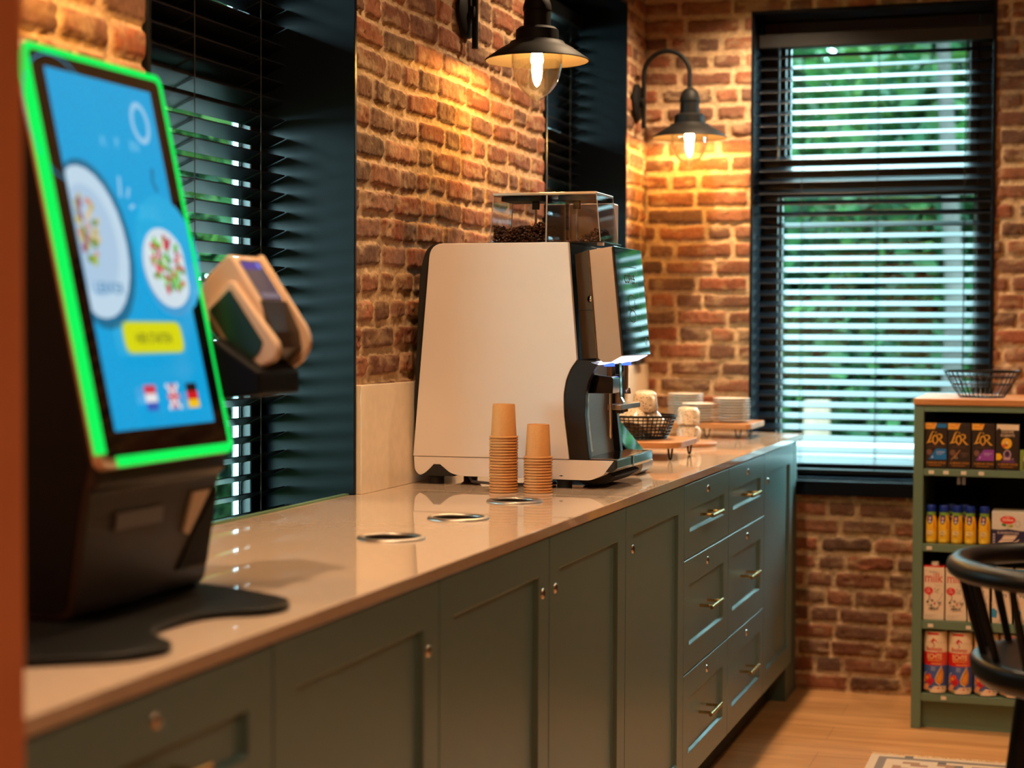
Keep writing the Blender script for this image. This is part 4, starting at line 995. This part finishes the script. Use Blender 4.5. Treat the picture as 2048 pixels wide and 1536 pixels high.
p.poly([(.013, .078), (.016, .078), (.018, .048), (.014, .05)], (232, 110, 30)); p.ell(0, .036, .011, .009, (238, 206, 130)); p.text('Vla', 0, .0335, .013, (110, 96, 140), h=.007); p.text('Vanille', 0, .043, .012, (196, 110, 50), h=.004); p.lines(-.006, .006, .029, 2, .003, .0012, (150, 120, 120)); p.ell(0, .010, .013, .005, (244, 206, 70))
p.build('printed_label', M['print'], bb, cyl_map(0, 0, brad, math.radians(-100), .6185), maxlen=.004)
xs = [(1.1005, 'first from the left'), (1.1420, 'second from the left'), (1.1840, 'middle of the front five'), (1.2275, 'fourth from the left'), (1.2725, 'beside the sugar box')]
for i, (x, s) in enumerate(xs):
    lab = 'yellow drink bottle with blue cap, front row, ' + s
    if i == 0: bt.location = (x, FY + .02, .6188); bt['label'] = lab
    else: dup(bt, (x, FY + .02, .6188), lab, 0)
for x, s in ((1.163, 'left of the two in the back row'), (1.2055, 'right of the two in the back row')): dup(bt, (x, FY + .075, .6188), 'yellow drink bottle with blue cap, ' + s, .3)
# sugar stick box
sb = thing('sugar_box', 'white and dark blue sugar stick box with red oval logo', 'box', (1.37, FY + .06, .6185))
cb = MB().box(1.2965, 1.455, FY, FY + .12, .6185, .731).build('carton', mat('carton_white', (216, 206, 196), .5), sb, bevel=.0015)
p = Print(); p.poly([(0, 0), (.158, 0), (.158, .052), (.09, .052), (.055, .057), (.025, .054), (0, .0555)], (40, 34, 74))
p.ell(.051, .087, .0245, .0135, (224, 50, 44)); p.text('Van', .051, .094, .014, (240, 220, 200), h=.005); p.text('Gilse', .051, .0835, .034, (246, 226, 210), h=.009)
p.ell(.039, .0705, .008, .005, (60, 130, 60), 12, -.3); p.ell(.061, .067, .008, .005, (160, 160, 40), 12, .3); p.stroke([(.051, .074), (.050, .062), (.052, .056)], .0012, (80, 70, 60)); p.ring(.082, .075, .0085, .0105, .0012, (150, 140, 140))
p.text('SUIKERSTICKS', .052, .041, .068, (226, 206, 200), h=.0075)
for k in range(4): p.poly([(.026 + k * .004, .012 + k * .006), (.068 + k * .004, .014 + k * .006), (.068 + k * .004, .020 + k * .006), (.026 + k * .004, .019 + k * .006)], [(222, 196, 180), (206, 176, 160), (232, 208, 190), (214, 186, 170)][k]); 
p.poly([(.068, .012), (.088, .026), (.080, .006)], (222, 196, 180)); p.poly([(.020, .012), (.030, .022), (.034, .010)], (222, 196, 180))
for k in range(4): p.rect(.004, .008 + k * .009, .011, .014 + k * .009, (190, 176, 180))
p.build('printed_front', M['print'], cb, front_map(1.2965, .6185))
# milk cartons
mk = thing('milk_carton', '', 'carton', (0, 0, .363), 'white milk cartons on the third shelf')
m_mk = mat('carton_milk', (232, 208, 184), .45)
WM = .0675; HM = .186
cb = MB().box(0, WM, FY, FY + .06, .3633, .3633 + HM - .01).build('carton', m_mk, mk, bevel=.0015)
MB().box(.0, WM, FY + .0005, FY + .0595, .3633 + HM - .0099, .3633 + HM - .0055).build('red_top', M['plastic_red'], mk, bevel=.001)
MB().lathe([(.0135, 0), (.0135, .011), (.012, .013), (.0001, .013)], (.036, FY + .022, .3633 + HM - .0055), 20).build('cap', M['capw'], mk, smooth=40)
p = Print(); Rr = (206, 66, 60); K = (60, 50, 46)
p.text('Houdbare', .032, .158, .028, (110, 90, 80), h=.006); p.lines(.005, .018, .164, 1, .003, .0012, (180, 150, 130))
p.text('milk', .034, .126, .058, Rr, h=.032)
p.lines(.038, .062, .118, 2, .003, .0008, (190, 150, 130))
p.ell(.017, .098, .0145, .0125, (212, 44, 40)); p.poly([(.014, .088), (.022, .088), (.020, .078)], (212, 44, 40)); p.text('VOL', .016, .100, .012, (245, 210, 200)); p.text('melk', .017, .093, .014, (245, 210, 200)); p.poly([(.017, .106), (.019, .106), (.018, .110)], (245, 225, 215))
p.stroke([(.021, .080), (.019, .070), (.015, .062)], .0016, K)
for a, b, c, d in ((.034, .104, .040, .106), (.040, .098, .048, .101), (.048, .107, .050, .100), (.036, .095, .041, .092), (.044, .094, .047, .090)): p.stroke([(a, b), ((a + c) / 2 + .001, (b + d) / 2), (c, d)], .0016, K)
p.stroke([(.012, .056), (.014, .066), (.020, .070), (.028, .066), (.034, .060), (.044, .062), (.054, .072), (.060, .084), (.061, .092)], .0009, (120, 100, 90))
p.stroke([(.060, .066), (.056, .056), (.050, .046), (.046, .038)], .0012, (120, 100, 90))
for x_, y_, a_ in ((.014, .060, .004), (.029, .066, .0035), (.026, .049, .0035), (.017, .050, .002)): p.ell(x_, y_, a_, a_ * .8, K, 8)
p.ell(.037, .055, .0028, .0035, (214, 50, 50), 10); p.text('gg', .052, .057, .010, (120, 100, 90)); p.text('MELK', .036, .036, .028, K, h=.008)
for k in range(3): p.stroke([(.018 + k * .009, .034), (.020 + k * .009, .043)], .0015, K)
p.lines(.006, .044, .018, 2, .004, .001, (180, 150, 140))
p.build('printed_front', M['print'], cb, plane_map((0, FY - .0002, .3633), (1, 0, 0), (0, 0, 1)))
for i, (x, s) in enumerate(((1.0795, 'leftmost on its shelf'), (1.1515, 'second from the left'), (1.2235, 'third, behind the stool back'))):
    lab = 'white milk carton with red lettering, ' + s
    if i == 0: mk.location = (x, 0, 0.363); mk['label'] = lab
    else: dup(mk, (x, 0, .363), lab, 0)
def blue_carton(x, label):
    t = thing('dairy_carton', label, 'carton', (x + .03, FY + .03, .3633), 'blue and cream dairy cartons')
    c = MB().box(x, x + .064, FY, FY + .06, .3633, .543).build('carton', m_mk, t, bevel=.0015)
    p = Print(); p.rect(0, .155, .064, .179, (50, 140, 190)); p.ell(.036, .150, .034, .018, (232, 214, 190)); p.stroke([(.006, .142), (.018, .158), (.034, .162), (.056, .156)], [.001, .003, .003, .001], (196, 186, 110)); p.ell(.042, .134, .016, .009, (140, 160, 50)); p.ell(.050, .128, .01, .006, (110, 140, 40))
    p.text('Vers', .028, .088, .036, (70, 80, 110), h=.016, slant=.25); p.stroke([(.008, .074), (.016, .064), (.024, .074)], .002, (226, 160, 60)); p.poly([(0, .020), (.014, .018), (.018, .040), (.006, .050), (0, .048)], (50, 140, 190)); p.stroke([(.020, .006), (.034, .016), (.044, .014)], .0018, (200, 80, 60))
    p.build('printed_front', M['print'], c, front_map(x, .3633))
blue_carton(1.3005, 'cream and blue dairy carton behind the stool spindles'); blue_carton(1.3725, 'cream and blue dairy carton at the right edge of the picture')
# rusk rolls
rk = thing('rusk_roll', '', 'food packet', (0, 0, .119), 'rusk rolls on the bottom shelf')
RR = .0395; HZ = .2105
m_rk = mat('roll_wrap', (232, 204, 170), .35, bump=.15, bscale=60)
cb = MB().lathe([(.0001, .004), (.030, .001), (.037, .005), (RR, .012), (RR, .200), (.037, .207), (.028, .2095), (.0001, .205)], (0, 0, .119), 36).build('wrapper', m_rk, rk, smooth=50)
p = Print(); F_ = RR * 1.45
p.rect(-F_, .094, F_, .138, (214, 26, 26)); p.rect(-F_, .030, F_, .094, (70, 92, 164)); p.poly([(-F_, .016), (F_, .016), (F_, .030), (-F_, .032)], (86, 104, 168))
p.poly([(-.024, .196), (.020, .196), (.014, .203), (-.018, .203)], (206, 40, 34)); p.rect(-F_, .1705, F_, .1715, (196, 170, 140))
p.poly([(.000, .186), (.012, .176), (.004, .164), (-.008, .174)], (206, 60, 60)); p.poly([(.004, .178), (.010, .172), (.006, .166), (.000, .172)], (236, 210, 190)); p.poly([(.000, .164), (.006, .160), (.004, .156)], (40, 60, 110))
p.text('Bolletje', .003, .1435, .052, (206, 40, 40), h=.017)
p.text('ECHTE', .005, .117, .048, (252, 226, 160), h=.0165); p.text('BESCHUIT', .006, .108, .046, (244, 190, 90), h=.007); p.rect(-.006, .099, .028, .101, (246, 200, 110))
for k in range(3): p.rect(-.006, .088 - k * .005, .008, .0895 - k * .005, (200, 200, 220))
p.poly([(.028, .092), (.036, .070), (.034, .040), (.022, .030), (.008, .040), (.012, .060), (.020, .078)], (206, 130, 40)); p.poly([(.030, .074), (.031, .050), (.022, .038), (.013, .046), (.018, .062)], (226, 150, 50)); p.stroke([(.028, .094), (.016, .072), (.008, .052), (.010, .038), (.024, .028)], .0018, (240, 220, 190))
for x_, y_, a_, c_ in ((-.022, .054, .008, (224, 60, 36)), (-.012, .058, .008, (230, 80, 40)), (-.016, .044, .009, (200, 30, 50)), (-.004, .044, .008, (206, 24, 50)), (-.010, .036, .008, (190, 20, 44)), (-.028, .042, .006, (214, 120, 60)), (-.018, .052, .005, (236, 160, 40))): p.ell(x_, y_, a_, a_ * 1.05, c_, 14)
p.stroke([(-.034, .030), (-.028, .066), (-.020, .072)], .002, (236, 214, 190)); p.poly([(-.032, .010), (-.016, .014), (-.010, .030), (-.024, .034), (-.033, .024)], (226, 150, 104))
p.poly([(-.010, .004), (.042, .004), (.046, .026), (.006, .026), (-.004, .016)], (234, 206, 176)); p.stroke([(.004, .019), (.030, .021)], .0012, (190, 110, 90)); p.ell(.018, .019, .003, .003, (196, 40, 40), 8); p.ell(.032, .020, .003, .003, (120, 130, 60), 8)
p.build('printed_wrap', M['print'], cb, cyl_map(0, 0, RR, math.radians(-98), .119), maxlen=.009, step=.00012)
for i, (x, y, s) in enumerate(((1.1195, 0, 'leftmost on the bottom shelf'), (1.2005, 0, 'second from the left'), (1.2835, .0, 'under the stool seat edge'), (1.366, 0, 'furthest right, behind the stool seat'))):
    lab = 'red, white and blue roll of rusks, ' + s
    if i == 0: rk.location = (x, SY + .047, .119); rk['label'] = lab
    else: dup(rk, (x, SY + .047 + y, .119), lab, 0)

# ------------------------------------------------------------------ bar stool
st = thing('bar_stool', 'black wooden bar stool with curved spindle back at the right edge', 'bar stool', (0, 0, 0))
sh, sr = .766, .205
SP = [(.0001, -.052), (.170, -.050), (.214, -.042), (.227, -.026), (.230, -.006), (.227, .001), (.220, .004), (.200, .004), (.180, .0005), (.13, -.005), (.0001, -.007)]
MB().lathe([(r, sh + h) for r, h in SP], (0, 0, 0), 64).build('seat', M['stool'], st, smooth=50)
a0, a1 = math.radians(62), math.radians(298)
def arc(r, z, n=40, dz=0): return [(r * math.cos(a0 + (a1 - a0) * k / n), r * math.sin(a0 + (a1 - a0) * k / n), z + dz * abs(k / n - .5) * 2) for k in range(n + 1)]
q = MB(); n_ = 56; V = []; F = []
for k in range(n_ + 1):
    a = a0 + (a1 - a0) * k / n_; e = min(1, min(k, n_ - k) / 3 * .6 + .4)
    for j in range(12):
        t = 2 * PI * j / 12; rr_ = .248 + .023 * e * math.cos(t); zz = .920 + .019 * e * math.sin(t)
        V.append((rr_ * math.cos(a), rr_ * math.sin(a), zz))
for k in range(n_):
    for j in range(12): F.append((k * 12 + j, k * 12 + (j + 1) % 12, (k + 1) * 12 + (j + 1) % 12, (k + 1) * 12 + j))
F += [tuple(range(11, -1, -1)), tuple(range(n_ * 12, n_ * 12 + 12))]
q.add(V, F); q.build('backrest_rail', M['stool'], st, smooth=50)
for k in range(11):
    a = math.radians(72 + 21.6 * k); big = k in (0, 10)
    MB().tube([(.206 * math.cos(a), .206 * math.sin(a), sh + .001), (.227 * math.cos(a), .227 * math.sin(a), sh + .075), (.248 * math.cos(a), .248 * math.sin(a), .914)], [.0064, .0074, .0060], 10).build('spindle', M['stool'], st, smooth=50)
for a in (180, 270, 0, 90):
    a = math.radians(a); c_, s_ = math.cos(a), math.sin(a)
    MB().tube([(.128 * c_, .128 * s_, sh - .046), (.175 * c_, .175 * s_, .36), (.215 * c_, .215 * s_, 0)], [.022, .019, .014], 14).build('leg', M['stool'], st, smooth=50)
MB().tube([(.185 * math.cos(t), .185 * math.sin(t), .27) for t in [2 * PI * k / 40 for k in range(40)]], .008, 8, closed=True).build('foot_ring', M['stool'], st, smooth=50)
st.location = (1.622, 3.13, 0.002); st.rotation_euler = (0, 0, math.radians(8))

# ------------------------------------------------------------------ rug
rg = thing('rug', 'pale patterned rug with fringed edge on the oak floor', 'rug', (1.7, 4.6, 0))
RX0, RX1, RY0, RY1 = .965, 2.5, 3.9, 5.53
b = MB(); nx, ny = 60, 64; C = []
for j in range(ny + 1):
    for i in range(nx + 1): b.v.append((RX0 + (RX1 - RX0) * i / nx, RY0 + (RY1 - RY0) * j / ny, .006 + .001 * random.random()))
for j in range(ny):
    for i in range(nx):
        b.f.append((j * (nx + 1) + i, j * (nx + 1) + i + 1, (j + 1) * (nx + 1) + i + 1, (j + 1) * (nx + 1) + i))
        d = min(i, nx - 1 - i, j, ny - 1 - j); c = (196, 176, 156)
        if d in (1,): c = (120, 110, 108)
        elif d in (3, 4) and (i + j) % 4 < 2: c = (150, 116, 96)
        elif d > 6 and ((i % 12 - 6) ** 2 + (j % 12 - 6) ** 2) < 14: c = (156, 128, 112)
        elif (i + 2 * j) % 13 == 0: c = (96, 92, 96)
        C.append(lin(c) + (1,))
b.c = C; b.build('pile', M['rug'], rg)
q = MB(); rs = random.Random(2)
for k in range(420):
    x = RX0 + (RX1 - RX0) * k / 420; y = RY1; L = rs.uniform(.02, .034)
    q.tube([(x, y, .006), (x + rs.uniform(-.006, .006), y + L * .5, .007), (x + rs.uniform(-.01, .01), y + L, .003)], .0016, 4)
q.build('fringe', mat('fringe', (206, 170, 128), .95), rg)

# ------------------------------------------------------------------ ceiling downlights
DL = [(.53, 1.75), (.53, 2.65), (.53, 3.5), (.53, 4.85), (.53, 6.0), (1.95, .9), (1.95, 2.6), (1.95, 4.4), (3.3, .9), (3.3, 2.6), (3.3, 4.4), (1.95, -.9)]
LP = ['over the near end of the worktop', 'between kiosk and chute holes', 'over the chute holes', 'over the coffee machine', 'over the plates', 'above the camera', 'over the stool', 'over the rug', 'at the near right', 'at the middle right', 'at the far right', 'behind the camera']
d0 = thing('ceiling_downlight', '', 'ceiling light', (0, 0, CEIL), 'recessed ceiling downlights')
MB().lathe([(.036, -.001), (.046, -.004), (.05, -.001), (.05, 0)], (0, 0, CEIL), 28).build('trim_ring', M['capw'], d0, smooth=40)
MB().lathe([(.0001, -.0005), (.036, -.0005)], (0, 0, CEIL), 24).build('lens', M['warmspot'], d0)
for i, (x, y) in enumerate(DL):
    lab = 'round recessed ceiling downlight ' + LP[i]
    if i == 0: d0.location = (x, y, CEIL); d0['label'] = lab
    else: dup(d0, (x, y, CEIL), lab)
    lt = bpy.data.lights.new('downlight_beam', 'SPOT'); lt.energy = (115 if y < 2 else 62 if y < 3.6 else 115 if y < 5.5 else 200) if x < 1 else 60 if (x, y) == (1.95, .9) else 80 if (x, y) == (1.95, 4.4) else 16
    lt.color = (1, .71, .43); lt.spot_size = math.radians(124 if x < 1 else 128); lt.spot_blend = .75; lt.shadow_soft_size = .035
    lo = bpy.data.objects.new('downlight_beam', lt); COL.objects.link(lo); lo.location = (x, y, CEIL - .012)

# ------------------------------------------------------------------ outside
o = MB().box(-30, 24, -26, 44, -.35, -.15).build('ground', M['lawn']); o['kind'] = 'structure'
o = MB().box(-6, 8, 6.9, 11.4, -.149, -.10).build('terrace', M['paving']); o['kind'] = 'structure'
def tree(label, x, y, h, rad, trunk_r, nleaf, seed, zc=None, shape=1.0):
    rs = np.random.RandomState(seed)
    t = thing('tree', label, 'tree', (x, y, -.15), 'trees outside the windows')
    zc = h * .58 if zc is None else zc
    MB().tube([(x, y, -.15), (x + .05, y + .02, h * .3), (x - .04, y, h * .62), (x, y, h * .9)], [trunk_r, trunk_r * .85, trunk_r * .6, .02], 12).build('trunk', M['bark'], t, smooth=50)
    n = nleaf; u = rs.normal(size=(n, 3)); u /= np.linalg.norm(u, axis=1)[:, None]
    cl = rs.randint(0, 60, n); cu = rs.normal(size=(60, 3)); cu /= np.linalg.norm(cu, axis=1)[:, None]; cr_ = rs.rand(60) ** .5
    cen = cu * cr_[:, None] * np.array([rad, rad, h * .48 * shape]) + np.array([x, y, zc])
    P = cen[cl] + u * (rs.rand(n) ** .4)[:, None] * rad * .42
    P[:, 2] = np.maximum(P[:, 2], -.05)
    s = .07 + .06 * rs.rand(n); a = rs.normal(size=(n, 3)); a /= np.linalg.norm(a, axis=1)[:, None]; bq = np.cross(a, rs.normal(size=(n, 3))); bq /= np.linalg.norm(bq, axis=1)[:, None]
    V = np.stack([P - a * s[:, None], P + bq * s[:, None] * .55, P + a * s[:, None], P - bq * s[:, None] * .55], 1).reshape(-1, 3)
    me = bpy.data.meshes.new('crown'); me.from_pydata((V - np.array([x, y, -.15])).tolist(), [], np.arange(4 * n).reshape(n, 4).tolist()); me.update()
    base = .34 * np.array([lin(c) for c in [(46, 96, 48), (62, 116, 54), (34, 82, 48), (88, 134, 62), (52, 104, 60), (78, 118, 46)]])
    C = base[(cl * 7 + rs.randint(0, 2, n)) % 6] * (.55 + .8 * rs.rand(n))[:, None]
    at = me.attributes.new('col', 'FLOAT_COLOR', 'FACE'); at.data.foreach_set('color', np.c_[C, np.ones(n)].astype('f').ravel())
    me.materials.append(M['leaf']); ob = bpy.data.objects.new('crown', me); COL.objects.link(ob); ob.parent = t
    return t
T_ = [(1.15, 13.6, 3.5, 1.6, .17, 14000, 'leafy green tree with grey trunk right of centre behind the end window'), (-1.6, 14.8, 3.7, 1.8, .15, 17000, 'broad green tree left of centre behind the end window'),
      (4.2, 15.5, 3.8, 1.8, .15, 14000, 'green tree to the right behind the end window'), (.6, 20.5, 4.8, 2.6, .2, 24000, 'tall green tree in the background of the end window'), (-4.6, 19.5, 4.7, 2.4, .2, 12000, 'tall green tree in the left background outside'),
      (-5.2, 10.2, 4.6, 1.9, .15, 10000, 'green tree outside the window beside the kiosk'), (-8.6, 15.5, 6.0, 2.6, .2, 10000, 'large green tree further off outside the side window'), (-7.5, 6.6, 5.0, 2.0, .16, 8000, 'green tree close to the side wall outside')]
for i, a in enumerate(T_): tree(a[6], *a[:6], 40 + i)
tree('slender tree with bare grey trunk nearest the end window', .77, 11.2, 5.0, 1.1, .07, 2500, 60, 4.3, .35)
def hedge(label, x0, x1, y0, y1, h, n, seed):
    rs = np.random.RandomState(seed)
    P = np.c_[rs.uniform(x0, x1, n), rs.uniform(y0, y1, n), rs.uniform(-.1, h, n) * (1 - .12 * rs.rand(n))]
    s = .06 + .05 * rs.rand(n); a = rs.normal(size=(n, 3)); a /= np.linalg.norm(a, axis=1)[:, None]; bq = np.cross(a, rs.normal(size=(n, 3))); bq /= np.linalg.norm(bq, axis=1)[:, None]
    o_ = np.array([(x0 + x1) / 2, (y0 + y1) / 2, -.15])
    V = np.stack([P - a * s[:, None], P + bq * s[:, None] * .6, P + a * s[:, None], P - bq * s[:, None] * .6], 1).reshape(-1, 3) - o_
    me = bpy.data.meshes.new('hedge'); me.from_pydata(V.tolist(), [], np.arange(4 * n).reshape(n, 4).tolist()); me.update()
    base = .34 * np.array([lin(c) for c in [(34, 84, 48), (50, 104, 56), (28, 70, 44), (72, 122, 64)]]); C = base[rs.randint(0, 4, n)] * (.5 + .8 * rs.rand(n))[:, None]
    at = me.attributes.new('col', 'FLOAT_COLOR', 'FACE'); at.data.foreach_set('color', np.c_[C, np.ones(n)].astype('f').ravel()); me.materials.append(M['leaf'])
    ob = bpy.data.objects.new('hedge', me); COL.objects.link(ob); ob.location = tuple(o_); return tag(ob, label, 'hedge')
hedge('clipped green hedge behind the terrace outside the end window', -5, 5.5, 12.0, 12.9, 2.3, 24000, 91)
hedge('tall green hedge along the side of the building outside', -11.2, -10.2, 1, 22, 3.6, 34000, 92)
hedge('tall dense hedge closing the garden far behind the end window', -8, 9, 24, 25.2, 5.5, 36000, 93)
o = MB().box(-.02, .13, 10.6, 10.72, -.15, .90).build('fence_post', M['postwood'], bevel=.01); tag(recentre(o, (.055, 10.66, -.15)), 'pale wooden post outside the end window', 'post')
tt = thing('planter_wall', 'low grey planter wall with white coping outside the end window', 'planter', (.8, 9.5, -.1))
MB().box(-1.5, 3.2, 9.3, 9.7, -.0995, .66).build('wall', mat('planter_stone', (34, 29, 31), .8, var=.1, spec=0), tt)
MB().box(-1.52, 3.22, 9.27, 9.73, .66, .72).build('coping', M['extwhite'], tt, bevel=.005)

sun = bpy.data.lights.new('sun', 'SUN'); sun.energy = 13; sun.angle = .01; sun.color = (.80, .93, 1)
so = bpy.data.objects.new('sun', sun); COL.objects.link(so); so.rotation_euler = Vector((0, .62, -.78)).to_track_quat('-Z', 'Y').to_euler(); so.location = (2, -4, 9)
wd = bpy.data.worlds.new('sky'); SC.world = wd; wd.use_nodes = True
bg = wd.node_tree.nodes['Background']; bg.inputs[0].default_value = (.60, .83, 1.0, 1); bg.inputs[1].default_value = 42

# ------------------------------------------------------------------ camera and view
cam = bpy.data.cameras.new('camera'); co = bpy.data.objects.new('camera', cam); COL.objects.link(co)
f_, yw, pc, rl = 3518.1646, .313103413, .031393486, -.0043809820
cy, sy, cp, sp_, cr, sr_ = math.cos(yw), math.sin(yw), math.cos(pc), math.sin(pc), math.cos(rl), math.sin(rl)
fwd = Vector((-sy * cp, cy * cp, -sp_)); rt = Vector((cy, sy, 0)); dn = fwd.cross(rt)
right = cr * rt + sr_ * dn; down = -sr_ * rt + cr * dn
R3 = Matrix((right, -down, -fwd)).transposed()
co.matrix_world = Matrix.Translation((1.57, 0, 1.325)) @ R3.to_4x4()
cam.sensor_width = 36; cam.lens = f_ / 2048 * 36; cam.clip_start = .05; cam.clip_end = 200
cam.dof.use_dof = True; cam.dof.focus_distance = 4.2; cam.dof.aperture_fstop = 3.0
SC.camera = co
vs = SC.view_settings; vs.view_transform = 'Standard'; vs.look = 'None'; vs.gamma = 1; vs.exposure = 0; vs.use_curve_mapping = False
cyc = SC.cycles; cyc.max_bounces = 10; cyc.diffuse_bounces = 4; cyc.glossy_bounces = 4; cyc.transparent_max_bounces = 24; cyc.transmission_bounces = 4
cyc.sample_clamp_indirect = 6; cyc.caustics_reflective = False; cyc.caustics_refractive = False; cyc.use_denoising = True
